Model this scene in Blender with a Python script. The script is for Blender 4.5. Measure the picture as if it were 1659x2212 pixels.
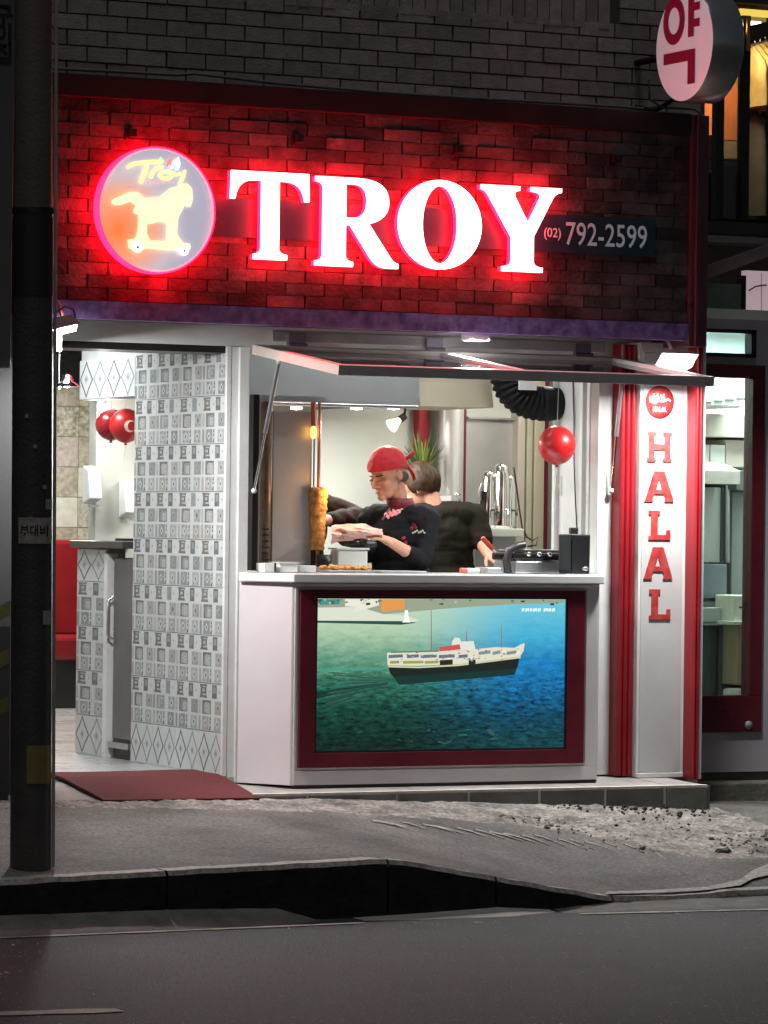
import bpy, bmesh, math, random
from mathutils import Vector, Matrix, noise as mnoise
random.seed(7)
for _o in list(bpy.data.objects): bpy.data.objects.remove(_o)
SC = bpy.context.scene
COL = SC.collection
R_ = math.radians
# ------------------------------------------------------------------ camera
FPX, CX, CY = 8500.0, 829.5, 1106.0            # focal length and centre in 1659 x 2212 photo pixels
YAW, ROLL, DIST, EYE = R_(26), R_(0.72), 19.3, 1.28
PITCH = math.atan((1128.0 - CY) / FPX)
_fh = Vector((math.sin(YAW), math.cos(YAW), 0)); _r0 = Vector((math.cos(YAW), -math.sin(YAW), 0)); _u0 = Vector((0, 0, 1))
FW = math.cos(PITCH) * _fh + math.sin(PITCH) * _u0
_u1 = math.cos(PITCH) * _u0 - math.sin(PITCH) * _fh
RT = math.cos(ROLL) * _r0 + math.sin(ROLL) * _u1
UP = math.cos(ROLL) * _u1 - math.sin(ROLL) * _r0
CAM = Vector((-DIST * math.sin(YAW), -DIST * math.cos(YAW), EYE))
cd = bpy.data.cameras.new('camera'); cam = bpy.data.objects.new('camera', cd); COL.objects.link(cam)
cam.matrix_world = Matrix(((RT.x, UP.x, -FW.x, CAM.x), (RT.y, UP.y, -FW.y, CAM.y), (RT.z, UP.z, -FW.z, CAM.z), (0, 0, 0, 1)))
cd.sensor_fit = 'VERTICAL'; cd.sensor_height = 36; cd.lens = FPX / 2212 * 36; cd.clip_end = 500; cd.clip_start = 0.5
SC.camera = cam
# ------------------------------------------------------------------ sky, street light, exposure
SUN_EL, SUN_AZ = R_(76), R_(205)
w = bpy.data.worlds.new('World'); SC.world = w; w.use_nodes = True
nt = w.node_tree; bg = nt.nodes['Background']
sky = nt.nodes.new('ShaderNodeTexSky'); sky.sky_type = 'NISHITA'; sky.sun_disc = False
sky.sun_elevation = R_(25); sky.sun_rotation = SUN_AZ
nt.links.new(sky.outputs[0], bg.inputs[0]); bg.inputs[1].default_value = 0.007
sl = bpy.data.lights.new('sun', 'SUN'); sl.energy = .40; sl.angle = R_(14); sl.color = (1, .985, .96)
sun = bpy.data.objects.new('sun', sl); COL.objects.link(sun)
_sd = Vector((math.cos(SUN_EL) * math.sin(SUN_AZ), math.cos(SUN_EL) * math.cos(SUN_AZ), math.sin(SUN_EL)))
sun.rotation_euler = _sd.to_track_quat('Z', 'Y').to_euler(); sun.location = (-3, -6, 12)
vs = SC.view_settings; vs.view_transform = 'Standard'; vs.look = 'None'; vs.gamma = 1; vs.exposure = .3; vs.use_curve_mapping = False
SC.cycles.max_bounces = 8; SC.cycles.use_denoising = True; SC.cycles.sample_clamp_indirect = 6

# ------------------------------------------------------------------ pixel helpers
def ray(px, py): return FW + RT * ((px - CX) / FPX) - UP * ((py - CY) / FPX)
def PY(px, py, Y): d = ray(px, py); return CAM + d * ((Y - CAM.y) / d.y)
def PZ(px, py, Z): d = ray(px, py); return CAM + d * ((Z - CAM.z) / d.z)
def PX(px, py, X): d = ray(px, py); return CAM + d * ((X - CAM.x) / d.x)

# ------------------------------------------------------------------ materials
MATS = {}
def mat(name, col, rough=.6, metal=0.0, var=.12, scale=9.0, bump=0.0, bscale=60.0, emit=None, estr=1.0, rnd=0.0, spec=.5, trans=0.0, coat=0.0, col2=None, detail=5, speck=None):
    if name in MATS: return MATS[name]
    m = bpy.data.materials.new(name); m.use_nodes = True; MATS[name] = m
    t = m.node_tree; b = t.nodes['Principled BSDF']; L = t.links.new
    b.inputs['Roughness'].default_value = rough; b.inputs['Metallic'].default_value = metal
    b.inputs['Specular IOR Level'].default_value = spec; b.inputs['Coat Weight'].default_value = coat
    b.inputs['Transmission Weight'].default_value = trans
    geo = t.nodes.new('ShaderNodeNewGeometry')
    n = t.nodes.new('ShaderNodeTexNoise'); n.inputs['Scale'].default_value = scale; n.inputs['Detail'].default_value = detail
    n.inputs['Roughness'].default_value = .62
    L(geo.outputs['Position'], n.inputs['Vector'])
    rp = t.nodes.new('ShaderNodeValToRGB')
    c2 = col2 or tuple(min(1, c * (1 + var)) for c in col); c1 = tuple(c * (1 - var) for c in col) if col2 is None else col
    rp.color_ramp.elements[0].position = .32; rp.color_ramp.elements[1].position = .7
    rp.color_ramp.elements[0].color = (*c1, 1); rp.color_ramp.elements[1].color = (*c2, 1)
    L(n.outputs[0], rp.inputs[0]); last = rp.outputs[0]
    if rnd:
        oi = t.nodes.new('ShaderNodeObjectInfo'); hs = t.nodes.new('ShaderNodeHueSaturation'); mp = t.nodes.new('ShaderNodeMapRange')
        mp.inputs[3].default_value = 1 - rnd; mp.inputs[4].default_value = 1 + rnd
        L(oi.outputs['Random'], mp.inputs[0]); L(mp.outputs[0], hs.inputs['Value']); L(last, hs.inputs['Color']); last = hs.outputs[0]
    if speck:                                            # fine aggregate grain
        n3 = t.nodes.new('ShaderNodeTexNoise'); n3.inputs['Scale'].default_value = speck[0]; n3.inputs['Detail'].default_value = 3; n3.inputs['Roughness'].default_value = .7
        L(geo.outputs['Position'], n3.inputs['Vector']); m3 = t.nodes.new('ShaderNodeMapRange'); m3.inputs[1].default_value = .36; m3.inputs[2].default_value = .66
        m3.inputs[3].default_value = speck[1]; m3.inputs[4].default_value = speck[2]; L(n3.outputs[0], m3.inputs[0])
        vm3 = t.nodes.new('ShaderNodeVectorMath'); vm3.operation = 'SCALE'; L(last, vm3.inputs[0]); L(m3.outputs[0], vm3.inputs[3]); last = vm3.outputs[0]
    L(last, b.inputs['Base Color'])
    if var and rough > .1 and metal < .5:
        mr = t.nodes.new('ShaderNodeMapRange'); mr.inputs[3].default_value = max(.03, rough - .1); mr.inputs[4].default_value = min(1, rough + .1)
        L(n.outputs[0], mr.inputs[0]); L(mr.outputs[0], b.inputs['Roughness'])
    if bump:
        n2 = t.nodes.new('ShaderNodeTexNoise'); n2.inputs['Scale'].default_value = bscale; n2.inputs['Detail'].default_value = 6
        L(geo.outputs['Position'], n2.inputs['Vector'])
        bp = t.nodes.new('ShaderNodeBump'); bp.inputs['Strength'].default_value = bump; bp.inputs['Distance'].default_value = .01
        L(n2.outputs[0], bp.inputs['Height']); L(bp.outputs[0], b.inputs['Normal'])
    if emit:
        b.inputs['Emission Color'].default_value = (*emit, 1); b.inputs['Emission Strength'].default_value = estr
    return m
def glass(name, tint=(.9, .96, .95), rough=.02, refl=.12):
    if name in MATS: return MATS[name]
    m = bpy.data.materials.new(name); m.use_nodes = True; MATS[name] = m; t = m.node_tree; t.nodes.clear(); L = t.links.new
    o = t.nodes.new('ShaderNodeOutputMaterial'); mx = t.nodes.new('ShaderNodeMixShader'); tr = t.nodes.new('ShaderNodeBsdfTransparent'); g = t.nodes.new('ShaderNodeBsdfGlossy')
    fr = t.nodes.new('ShaderNodeFresnel'); fr.inputs[0].default_value = 1.5
    ad = t.nodes.new('ShaderNodeMath'); ad.operation = 'ADD'; ad.inputs[1].default_value = refl * .3
    tr.inputs[0].default_value = (*tint, 1); g.inputs[1].default_value = rough
    L(fr.outputs[0], ad.inputs[0]); L(ad.outputs[0], mx.inputs[0]); L(tr.outputs[0], mx.inputs[1]); L(g.outputs[0], mx.inputs[2]); L(mx.outputs[0], o.inputs[0])
    return m
def emat(name, col, s): return mat(name, tuple(min(.8, c) for c in col), .4, var=.02, emit=col, estr=s)
def lighting(o, label): pass

WHITE = mat('white_panel_paint', (.66, .64, .65), .36, scale=2.2, bump=.05, bscale=25, col2=(.76, .745, .75), detail=12)
WHITE2 = mat('white_frame_paint', (.62, .63, .62), .3, scale=5, col2=(.74, .75, .74), detail=12)
PINKW = mat('pinkish_side_panel', (.70, .64, .66), .35, var=.05, scale=3)
RED = mat('red_gloss_moulding', (.25, .006, .012), .42, var=.15, scale=4)
MAROON = mat('maroon_frame', (.13, .008, .022), .38, var=.18, scale=5)
DKRED = mat('dark_red_sign_frame', (.030, .007, .010), .4, var=.3, scale=4)
STEEL = mat('brushed_steel', (.52, .53, .54), .3, .9, var=.1, scale=12)
STEELD = mat('dull_steel_sheet', (.36, .37, .39), .45, .75, var=.12, scale=5)
CHROME = mat('chrome', (.8, .8, .8), .08, 1, var=.03)
BLACK = mat('black_plastic', (.012, .012, .014), .4, var=.3)
BLACKM = mat('black_metal', (.02, .018, .018), .35, .3, var=.3)
GREYP = mat('grey_plastic', (.25, .25, .26), .5)

# ------------------------------------------------------------------ mesh builder
ORI = {}
class MB:
    def __init__(s): s.v = []; s.f = []; s.m = []; s.s = []
    def add(s, vs, fs, m=0, smooth=False):
        o = len(s.v); s.v += [tuple(v) for v in vs]
        for f in fs: s.f.append(tuple(i + o for i in f)); s.m.append(m); s.s.append(smooth)
        return s
    def box(s, x0, x1, y0, y1, z0, z1, m=0):
        return s.add([(x0, y0, z0), (x1, y0, z0), (x1, y1, z0), (x0, y1, z0), (x0, y0, z1), (x1, y0, z1), (x1, y1, z1), (x0, y1, z1)],
                     [(0, 3, 2, 1), (4, 5, 6, 7), (0, 1, 5, 4), (1, 2, 6, 5), (2, 3, 7, 6), (3, 0, 4, 7)], m)
    def obox(s, c, ax, hx, hy, hz, m=0):
        X, Y, Z = ax; c = Vector(c); vs = []
        for dz in (-1, 1):
            for dx, dy in ((-1, -1), (1, -1), (1, 1), (-1, 1)): vs.append(c + X * (dx * hx) + Y * (dy * hy) + Z * (dz * hz))
        return s.add(vs, [(0, 3, 2, 1), (4, 5, 6, 7), (0, 1, 5, 4), (1, 2, 6, 5), (2, 3, 7, 6), (3, 0, 4, 7)], m)
    def prism(s, pts, a, b, axis='z', m=0):
        def q(p, h):
            return (p[0], p[1], h) if axis == 'z' else ((p[0], h, p[1]) if axis == 'y' else (h, p[0], p[1]))
        n = len(pts); vs = [q(p, a) for p in pts] + [q(p, b) for p in pts]
        return s.add(vs, [tuple(range(n))[::-1], tuple(range(n, 2 * n))] + [(i, (i + 1) % n, n + (i + 1) % n, n + i) for i in range(n)], m)
    def tube(s, path, r, n=10, m=0, cap=True):
        path = [Vector(p) for p in path]; k = len(path); rs = r if isinstance(r, (list, tuple)) else [r] * k
        t0 = (path[1] - path[0]).normalized(); ref = Vector((0, 0, 1)) if abs(t0.z) < .9 else Vector((1, 0, 0))
        nn = (ref - t0 * ref.dot(t0)).normalized(); vs = []
        for i, p in enumerate(path):
            t = (path[min(i + 1, k - 1)] - path[max(i - 1, 0)]).normalized()
            nn = (nn - t * nn.dot(t)).normalized(); bb = t.cross(nn)
            for j in range(n): a = 2 * math.pi * j / n; vs.append(p + (nn * math.cos(a) + bb * math.sin(a)) * rs[i])
        fs = [(i * n + j, i * n + (j + 1) % n, (i + 1) * n + (j + 1) % n, (i + 1) * n + j) for i in range(k - 1) for j in range(n)]
        s.add(vs, fs, m, True)
        if cap: s.add(vs[:n], [tuple(range(n))[::-1]], m); s.add(vs[-n:], [tuple(range(n))], m)
        return s
    def lathe(s, prof, c, n=24, m=0, ax=None):
        c = Vector(c); X, Y, Z = ax or (Vector((1, 0, 0)), Vector((0, 1, 0)), Vector((0, 0, 1))); vs = []
        for r, z in prof:
            for j in range(n): a = 2 * math.pi * j / n; vs.append(c + X * (r * math.cos(a)) + Y * (r * math.sin(a)) + Z * z)
        k = len(prof)
        fs = [(i * n + j, i * n + (j + 1) % n, (i + 1) * n + (j + 1) % n, (i + 1) * n + j) for i in range(k - 1) for j in range(n)]
        return s.add(vs, fs, m, True)
    def ell(s, c, rad, ax=None, nu=16, nv=10, m=0):
        c = Vector(c); X, Y, Z = ax or (Vector((1, 0, 0)), Vector((0, 1, 0)), Vector((0, 0, 1)))
        vs = [c + Z * rad[2]]
        for i in range(1, nv):
            th = math.pi * i / nv
            for j in range(nu):
                a = 2 * math.pi * j / nu
                vs.append(c + X * (rad[0] * math.sin(th) * math.cos(a)) + Y * (rad[1] * math.sin(th) * math.sin(a)) + Z * (rad[2] * math.cos(th)))
        vs.append(c - Z * rad[2]); e = len(vs) - 1; fs = []
        for j in range(nu): fs.append((0, 1 + j, 1 + (j + 1) % nu)); fs.append((e, 1 + (nv - 2) * nu + (j + 1) % nu, 1 + (nv - 2) * nu + j))
        for i in range(nv - 2):
            for j in range(nu): a = 1 + i * nu; fs.append((a + j, a + nu + j, a + nu + (j + 1) % nu, a + (j + 1) % nu))
        return s.add(vs, fs, m, True)
    def caps(s, a, b, r1, r2, n=12):
        a = Vector(a); b = Vector(b); d = (b - a).normalized()
        s.tube([a, b], [r1, r2], n); s.ell(a, (r1,) * 3, nu=n, nv=8); s.ell(b, (r2,) * 3, nu=n, nv=8); return s
    def mesh(s, name, mats, org=(0, 0, 0)):
        me = bpy.data.meshes.new(name); o = Vector(org)
        me.from_pydata([tuple(Vector(v) - o) for v in s.v], [], s.f)
        for x in (mats if isinstance(mats, (list, tuple)) else [mats]): me.materials.append(x)
        me.polygons.foreach_set('material_index', s.m); me.polygons.foreach_set('use_smooth', s.s)
        bm = bmesh.new(); bm.from_mesh(me); bmesh.ops.recalc_face_normals(bm, faces=bm.faces); bm.to_mesh(me); bm.free(); me.update(); return me
    def build(s, name, mats, parent=None, bevel=0, seg=2, label=None, cat=None, group=None, kind=None, loc=None):
        if parent is not None: org = ORI[parent.name]
        else:
            if loc is None:
                xs = [v[0] for v in s.v]; ys = [v[1] for v in s.v]; zs = [v[2] for v in s.v]
                loc = ((min(xs) + max(xs)) / 2, (min(ys) + max(ys)) / 2, min(zs))
            org = loc
        o = link(name, s.mesh(name, mats, org), parent, None if parent else org)
        ORI[o.name] = Vector(org)
        if bevel:
            md = o.modifiers.new('bevel', 'BEVEL'); md.width = bevel; md.segments = seg; md.limit_method = 'ANGLE'; md.angle_limit = R_(40)
        return tag(o, label, cat, group, kind)
def link(name, me, parent=None, loc=None):
    o = bpy.data.objects.new(name, me); COL.objects.link(o)
    if parent is not None: o.parent = parent
    if loc is not None: o.location = loc
    return o
def tag(o, label=None, cat=None, group=None, kind=None):
    if label: o['label'] = label
    if cat: o['category'] = cat
    if group: o['group'] = group
    if kind: o['kind'] = kind
    return o
def thing(name, label, cat, loc, group=None, kind=None):
    o = link(name, None, None, tuple(loc)); ORI[o.name] = Vector(loc); o.empty_display_size = .1
    return tag(o, label, cat, group, kind)
def inst(name, me, parent, pos):
    o = link(name, me, parent, Vector(pos) - ORI[parent.name]); return o
def light_area(name, loc, size, power, color, direction, parent=None, size_y=None, spread=180):
    l = bpy.data.lights.new(name, 'AREA'); l.energy = power; l.color = color; l.size = size; l.spread = R_(spread)
    if size_y: l.shape = 'RECTANGLE'; l.size_y = size_y
    o = bpy.data.objects.new(name, l); COL.objects.link(o)
    o.rotation_euler = (-Vector(direction)).to_track_quat('Z', 'Y').to_euler()
    if parent is not None: o.parent = parent; o.location = Vector(loc) - ORI[parent.name]
    else: o.location = loc
    return o
def light_point(name, loc, r, power, color, parent):
    l = bpy.data.lights.new(name, 'POINT'); l.energy = power; l.color = color; l.shadow_soft_size = r
    o = bpy.data.objects.new(name, l); COL.objects.link(o); o.parent = parent; o.location = Vector(loc) - ORI[parent.name]; return o
def shape2d(loops, half, res=1):
    """filled 2-D outline(s) with holes -> (verts, faces) in x,y with thickness along z"""
    cu = bpy.data.curves.new('tmp', 'CURVE'); cu.dimensions = '2D'; cu.fill_mode = 'BOTH'; cu.extrude = half
    for lp in loops:
        sp = cu.splines.new('POLY'); sp.points.add(len(lp) - 1); sp.use_cyclic_u = True
        for i, p in enumerate(lp): sp.points[i].co = (p[0], p[1], 0, 1)
    return curve_data(cu)
def curve_data(cu):
    o = bpy.data.objects.new('tmp', cu); COL.objects.link(o); dg = bpy.context.evaluated_depsgraph_get(); dg.update()
    me = bpy.data.meshes.new_from_object(o.evaluated_get(dg)); vs = [tuple(v.co) for v in me.vertices]; fs = [tuple(p.vertices) for p in me.polygons]
    bpy.data.objects.remove(o); bpy.data.curves.remove(cu); bpy.data.meshes.remove(me); return vs, fs
def text2d(s, size, half=.001, bold=0.0, align='LEFT', sx=1.0):
    cu = bpy.data.curves.new('tmp', 'FONT'); cu.body = s; cu.size = size; cu.extrude = half; cu.offset = bold; cu.align_x = align; cu.resolution_u = 3
    vs, fs = curve_data(cu); return [(v[0] * sx, v[1], v[2]) for v in vs], fs
def bez(pts, n=6):
    """closed outline through corner points and ('c', x, y) control points (quadratic)"""
    out = []; k = len(pts); i = 0
    while i < k:
        p = pts[i]
        if p[0] == 'c':
            a = pts[i - 1]; b = pts[(i + 1) % k]
            a = a if a[0] != 'c' else a[1:]; b = b if b[0] != 'c' else b[1:]
            for j in range(1, n):
                t = j / n; out.append(((1 - t) ** 2 * a[0] + 2 * t * (1 - t) * p[1] + t * t * b[0], (1 - t) ** 2 * a[1] + 2 * t * (1 - t) * p[2] + t * t * b[1]))
        else: out.append(p)
        i += 1
    return out
def front(vf, X, Y, Z, m=0, mb=None, sx=1, sz=1):
    """put a 2-D shape on the plane y = Y facing -Y"""
    mb = mb or MB(); vs, fs = vf; return mb.add([(X + v[0] * sx, Y - v[2], Z + v[1] * sz) for v in vs], fs, m)
def lerp(a, b, t): return a + (b - a) * t
def interp(tab, x):
    if x <= tab[0][0]: return tab[0][1]
    for (a, va), (b, vb) in zip(tab, tab[1:]):
        if x <= b: return lerp(va, vb, (x - a) / (b - a))
    return tab[-1][1]

# ================================================================== GROUND
ZROAD = -.40
ASPH = mat('asphalt', (.018, .0205, .0235), .72, scale=1.7, bump=1.0, bscale=130, col2=(.056, .063, .068), detail=15, speck=(75, .45, 1.75))
PAVE = mat('worn_pavement', (.053, .051, .048), .8, scale=2.1, bump=1.0, bscale=110, col2=(.166, .158, .150), detail=15, speck=(55, .62, 1.45))
CEM = mat('fresh_cement', (.085, .076, .069), .85, scale=8, bump=1.0, bscale=45, col2=(.31, .29, .265), detail=14, speck=(40, .55, 1.5))
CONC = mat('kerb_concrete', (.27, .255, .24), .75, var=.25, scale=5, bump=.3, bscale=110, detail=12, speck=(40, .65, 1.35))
KFACE = mat('black_kerb_face', (.007, .007, .008), .85, scale=9, bump=.6, bscale=40, col2=(.026, .025, .025), detail=12, spec=.2)
LINE = mat('worn_road_paint', (.16, .15, .13), .7, scale=22, col2=(.44, .42, .36), detail=10)
mb = MB()
mb.add([(-150, -150, ZROAD), (150, -150, ZROAD), (150, 150, ZROAD), (-150, 150, ZROAD)], [(0, 1, 2, 3)])
mb.build('road', ASPH, kind='structure', loc=(0, 0, ZROAD))
# scuffs and crumbs of pale grit lying on the asphalt
mb = MB(); rr = random.Random(3)
for i in range(3600):
    px = rr.uniform(-40, 1700); py = rr.uniform(1990, 2260) if rr.random() < .8 else rr.uniform(1960, 2000)
    p = PZ(px, py, ZROAD + .001); s = rr.uniform(.002, .0055) * (2.8 if rr.random() < .05 else 1); a = rr.uniform(0, 3)
    if p.y > -2.55: continue
    c, d = math.cos(a) * s, math.sin(a) * s
    mb.add([(p.x - c, p.y - d, ZROAD), (p.x + d * .6, p.y - c * .6, ZROAD), (p.x + c, p.y + d, ZROAD), (p.x - d * .6, p.y + c * .6, ZROAD), (p.x, p.y, ZROAD + s * .5)], [(0, 1, 4), (1, 2, 4), (2, 3, 4), (3, 0, 4)])
mb.build('road_grit', mat('pale_grit', (.40, .39, .37), .8), kind='stuff', label='pale specks of grit scattered on the dark asphalt', cat='grit', loc=(-2, -4, ZROAD))
# heights: foot of the step and top of the kerb
KY = -2.3
kerb_px = [(-60, 1908), (0, 1905), (230, 1891), (500, 1876), (830, 1858), (880, 1862), (1130, 1906), (1310, 1938), (1480, 1936), (1610, 1925)]
KT = [(PY(a, b, KY).x, PY(a, b, KY).z) for a, b in kerb_px]
KT = [(-9, KT[0][1] - .01)] + KT + [(9, KT[-1][1] + .015)]
BT = [(-9, -.03), (-1.4, -.022), (-.92, -.028), (-.54, -.036), (.2, -.066), (.96, -.094), (1.54, -.124), (2.6, -.15), (9, -.16)]
def ground_z(x, y):
    t = min(1, max(0, (-.5 - y) / 1.68)); return lerp(interp(BT, x), interp(KT, x), t ** 1.15)
def PG(px, py, dz=0.0):
    d = ray(px, py); a, b = 12.0, 30.0
    for i in range(400):                                 # first crossing along the ray
        t = 12 + i * .03; p = CAM + d * t
        if p.z < ground_z(p.x, p.y) + dz: a, b = t - .03, t; break
    else: return PZ(px, py, -.15)
    for _ in range(20):
        m = (a + b) / 2; p = CAM + d * m
        if p.z < ground_z(p.x, p.y) + dz: b = m
        else: a = m
    return CAM + d * b
# pavement sheet
mb = MB(); xs = [-9 + i * .5 for i in range(11)] + [-3.5 + i * .05 for i in range(1, 141)] + [3.5 + i * .5 for i in range(1, 12)]
ys = [.3, -.2, -.5] + [-.5 - 1.68 * j / 24 for j in range(1, 25)]
vs = []
for y in ys:
    for x in xs: vs.append((x, y, ground_z(x, y) + (.006 * mnoise.noise((x * 3, y * 3, 0)) + .003 * mnoise.noise((x * 11, y * 11, 3)) if -2.15 < y < -.4 else 0)))
nx = len(xs)
mb.add(vs, [(j * nx + i, (j + 1) * nx + i, (j + 1) * nx + i + 1, j * nx + i + 1) for j in range(len(ys) - 1) for i in range(nx - 1)], 0, True)
mb.build('pavement', PAVE, kind='structure', loc=(0, -1, -.2))
# kerb stones, about a metre each, pale cap and near-black face
kerb = thing('kerb', None, None, (0, KY, ZROAD), kind='structure')
edges = [-9, -7.8, -6.6, -5.4, -4.2, -3.15, -2.1, KT[5][0] + .02, -.56, .02, .66, 1.7, 2.9, 4.1, 9]
for a, b in zip(edges, edges[1:]):
    mb = MB(); n = 26; g = .006; cz = [.004 * mnoise.noise((lerp(a, b, i / 26) * 9, 3, 1)) - .010 * max(0, mnoise.noise((lerp(a, b, i / 26) * 5, 8, 2)) - .35) for i in range(27)]
    for i in range(n):
        x0 = lerp(a + g, b - g, i / n); x1 = lerp(a + g, b - g, (i + 1) / n)
        zz = [interp(KT, x0) + cz[i], interp(KT, x1) + cz[i + 1]]
        y0, y1 = KY, KY + .125
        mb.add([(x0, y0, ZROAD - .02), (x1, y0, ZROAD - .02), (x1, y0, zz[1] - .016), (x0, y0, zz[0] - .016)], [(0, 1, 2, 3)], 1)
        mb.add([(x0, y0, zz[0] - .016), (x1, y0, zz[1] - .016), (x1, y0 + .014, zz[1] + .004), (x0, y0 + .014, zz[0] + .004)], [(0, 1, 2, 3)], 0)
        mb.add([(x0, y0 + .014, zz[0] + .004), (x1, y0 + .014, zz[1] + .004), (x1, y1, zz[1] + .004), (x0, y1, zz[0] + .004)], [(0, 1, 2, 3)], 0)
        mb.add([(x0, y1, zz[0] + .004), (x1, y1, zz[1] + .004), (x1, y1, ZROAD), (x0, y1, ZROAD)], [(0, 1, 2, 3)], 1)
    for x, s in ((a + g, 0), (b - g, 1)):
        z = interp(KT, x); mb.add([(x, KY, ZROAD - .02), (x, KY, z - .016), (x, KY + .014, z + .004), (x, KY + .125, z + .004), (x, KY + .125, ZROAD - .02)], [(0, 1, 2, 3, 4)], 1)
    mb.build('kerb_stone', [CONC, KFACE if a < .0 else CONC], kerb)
# gutter: concrete fill at the foot of the kerb, thicker at the left, a pale slab below the ramp, rough fill at the right
def strip(name, pts, matl, zt=.004, nois=.006, sub=14):
    """pts: list of (x, z at kerb foot, y of the front edge)"""
    mb = MB(); vs = []; n = 7; xs = []
    for (a, b) in zip(pts, pts[1:]):
        for i in range(sub): t = i / sub; xs.append(tuple(lerp(a[k], b[k], t) for k in range(3)))
    xs.append(pts[-1])
    for x, z, yf in xs:
        for j in range(n + 1):
            t = j / n; y = lerp(KY + .006, yf + .02 * mnoise.noise((x * 4, 1, 5)), t)
            vs.append((x, y, lerp(z, ZROAD + (.003 if t < 1 else -.004), t ** .8) + (nois * mnoise.noise((x * 14, y * 14, 2)) if 0 < t < 1 else 0)))
    k = n + 1
    mb.add(vs, [(i * k + j, i * k + j + 1, (i + 1) * k + j + 1, (i + 1) * k + j) for i in range(len(xs) - 1) for j in range(n)], 0, True)
    return mb.build(name, matl, kind='structure', loc=(pts[0][0], KY, ZROAD))
GUT = mat('gutter_concrete', (.09, .085, .078), .8, scale=8, bump=.6, bscale=90, col2=(.18, .17, .155), detail=10)
SLAB = mat('pale_gutter_slab', (.26, .25, .235), .75, scale=6, bump=.4, bscale=70, col2=(.40, .385, .36), detail=9)
strip('gutter', [(-9, -.335, -2.52), (-2.9, -.335, -2.5), (-2.0, -.335, -2.48), (-1.6, -.345, -2.46), (-1.42, -.398, -2.36)], GUT)
strip('gutter', [(-1.25, -.398, -2.42), (-1.0, -.392, -2.47), (-.55, -.375, -2.46), (-.3, -.392, -2.36)], SLAB, nois=.003)
strip('gutter', [(-.28, -.392, -2.40), (0, -.372, -2.44), (.7, -.365, -2.5), (2, -.36, -2.55), (9, -.36, -2.6)], GUT, nois=.01)
# worn edge line on the asphalt and a dash at the bottom left
def painted(name, label, pts, wd, sub=20):
    mb = MB(); vs = []; xs = []
    for a, b in zip(pts, pts[1:]):
        for i in range(sub): xs.append((lerp(a[0], b[0], i / sub), lerp(a[1], b[1], i / sub)))
    xs.append(pts[-1])
    for i, (x, y) in enumerate(xs):
        q = wd * (.75 + .5 * mnoise.noise((x * 5, 7, 1))); vs += [(x, y - q / 2, ZROAD + .004), (x, y + q / 2, ZROAD + .004)]
    mb.add(vs, [(2 * i, 2 * i + 2, 2 * i + 3, 2 * i + 1) for i in range(len(xs) - 1)])
    return mb.build(name, LINE, kind='structure', loc=(pts[0][0], pts[0][1], ZROAD))
painted('edge_line', '', [(-9, -2.62), (-2.9, -2.57), (-2.0, -2.55), (-1.3, -2.52)], .055)
painted('edge_line', '', [(-.25, -2.49), (.3, -2.54), (.8, -2.6), (3, -2.75), (9, -3.0)], .06)
painted('lane_marking', '', [(-4.6, -4.78), (-3.9, -4.82), (-3.36, -4.88)], .13)
# pale concrete band sweeping round the pavement's corner
bandp = [(1310, 1931, 1926), (1420, 1928, 1922), (1530, 1922, 1915), (1600, 1912, 1899), (1625, 1898, 1880), (1659, 1890, 1866), (1720, 1888, 1860)]
mb = MB(); vs = []
for px, p1, p2 in bandp:
    for q in (p1, p2):
        p = PG(px, q, .012); vs.append((p.x, p.y, p.z))
mb.add(vs, [(2 * i, 2 * i + 2, 2 * i + 3, 2 * i + 1) for i in range(len(bandp) - 1)], 0, True)
mb.build('concrete_edging', CONC, kind='structure', loc=(.6, -2, -.3))
# cement skirt smeared from the step over the pavement, combed ridges at its right half
low = [(-60, 1746), (110, 1745), (350, 1747), (500, 1752), (700, 1757), (830, 1764), (1005, 1774), (1180, 1790), (1330, 1815), (1420, 1838), (1500, 1852), (1560, 1858)]
def lowY(x):
    best = None
    tab = []
    for px, py in low:
        p = PG(px, py); tab.append((p.x, p.y))
    return tab
LT = sorted(lowY(0))
mb = MB(); vs = []; nxs = 330; nys = 44
for i in range(nxs + 1):
    x = lerp(-2.6, 1.62, i / nxs); yl = interp(LT, x + .0) - .05 * mnoise.noise((x * 7, 0, 0)) - .03 * mnoise.noise((x * 23, 4, 0)); y0 = -.505
    for j in range(nys + 1):
        t = j / nys; y = lerp(y0, yl, t)
        lump = .5 + .5 * mnoise.noise((x * 5, y * 5, 1)) ; fine = mnoise.noise((x * 17, y * 17, 2)); ff = mnoise.noise((x * 41, y * 41, 6))
        h = (.008 + .022 * lump + .012 * fine + .008 * ff) * (1 - t) ** .8
        rgt = min(1, max(0, (x - .35) / .5)); h *= 1 - .75 * min(1, max(0, (x - .85) / .35))
        h += rgt * (.02 * max(0, fine + .2) + .012 * ff) * (1 - t)
        h = h * min(1, .35 + 1.5 * t)
        vs.append((x, y, ground_z(x, y) + (h if 0 < t < 1 else (.01 if t == 0 else -.012))))
k = nys + 1
mb.add(vs, [(i * k + j, i * k + j + 1, (i + 1) * k + j + 1, (i + 1) * k + j) for i in range(nxs) for j in range(nys)], 0, True)
mb.build('cement_skirt', CEM, kind='structure', loc=(0, -.8, -.1))
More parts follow.
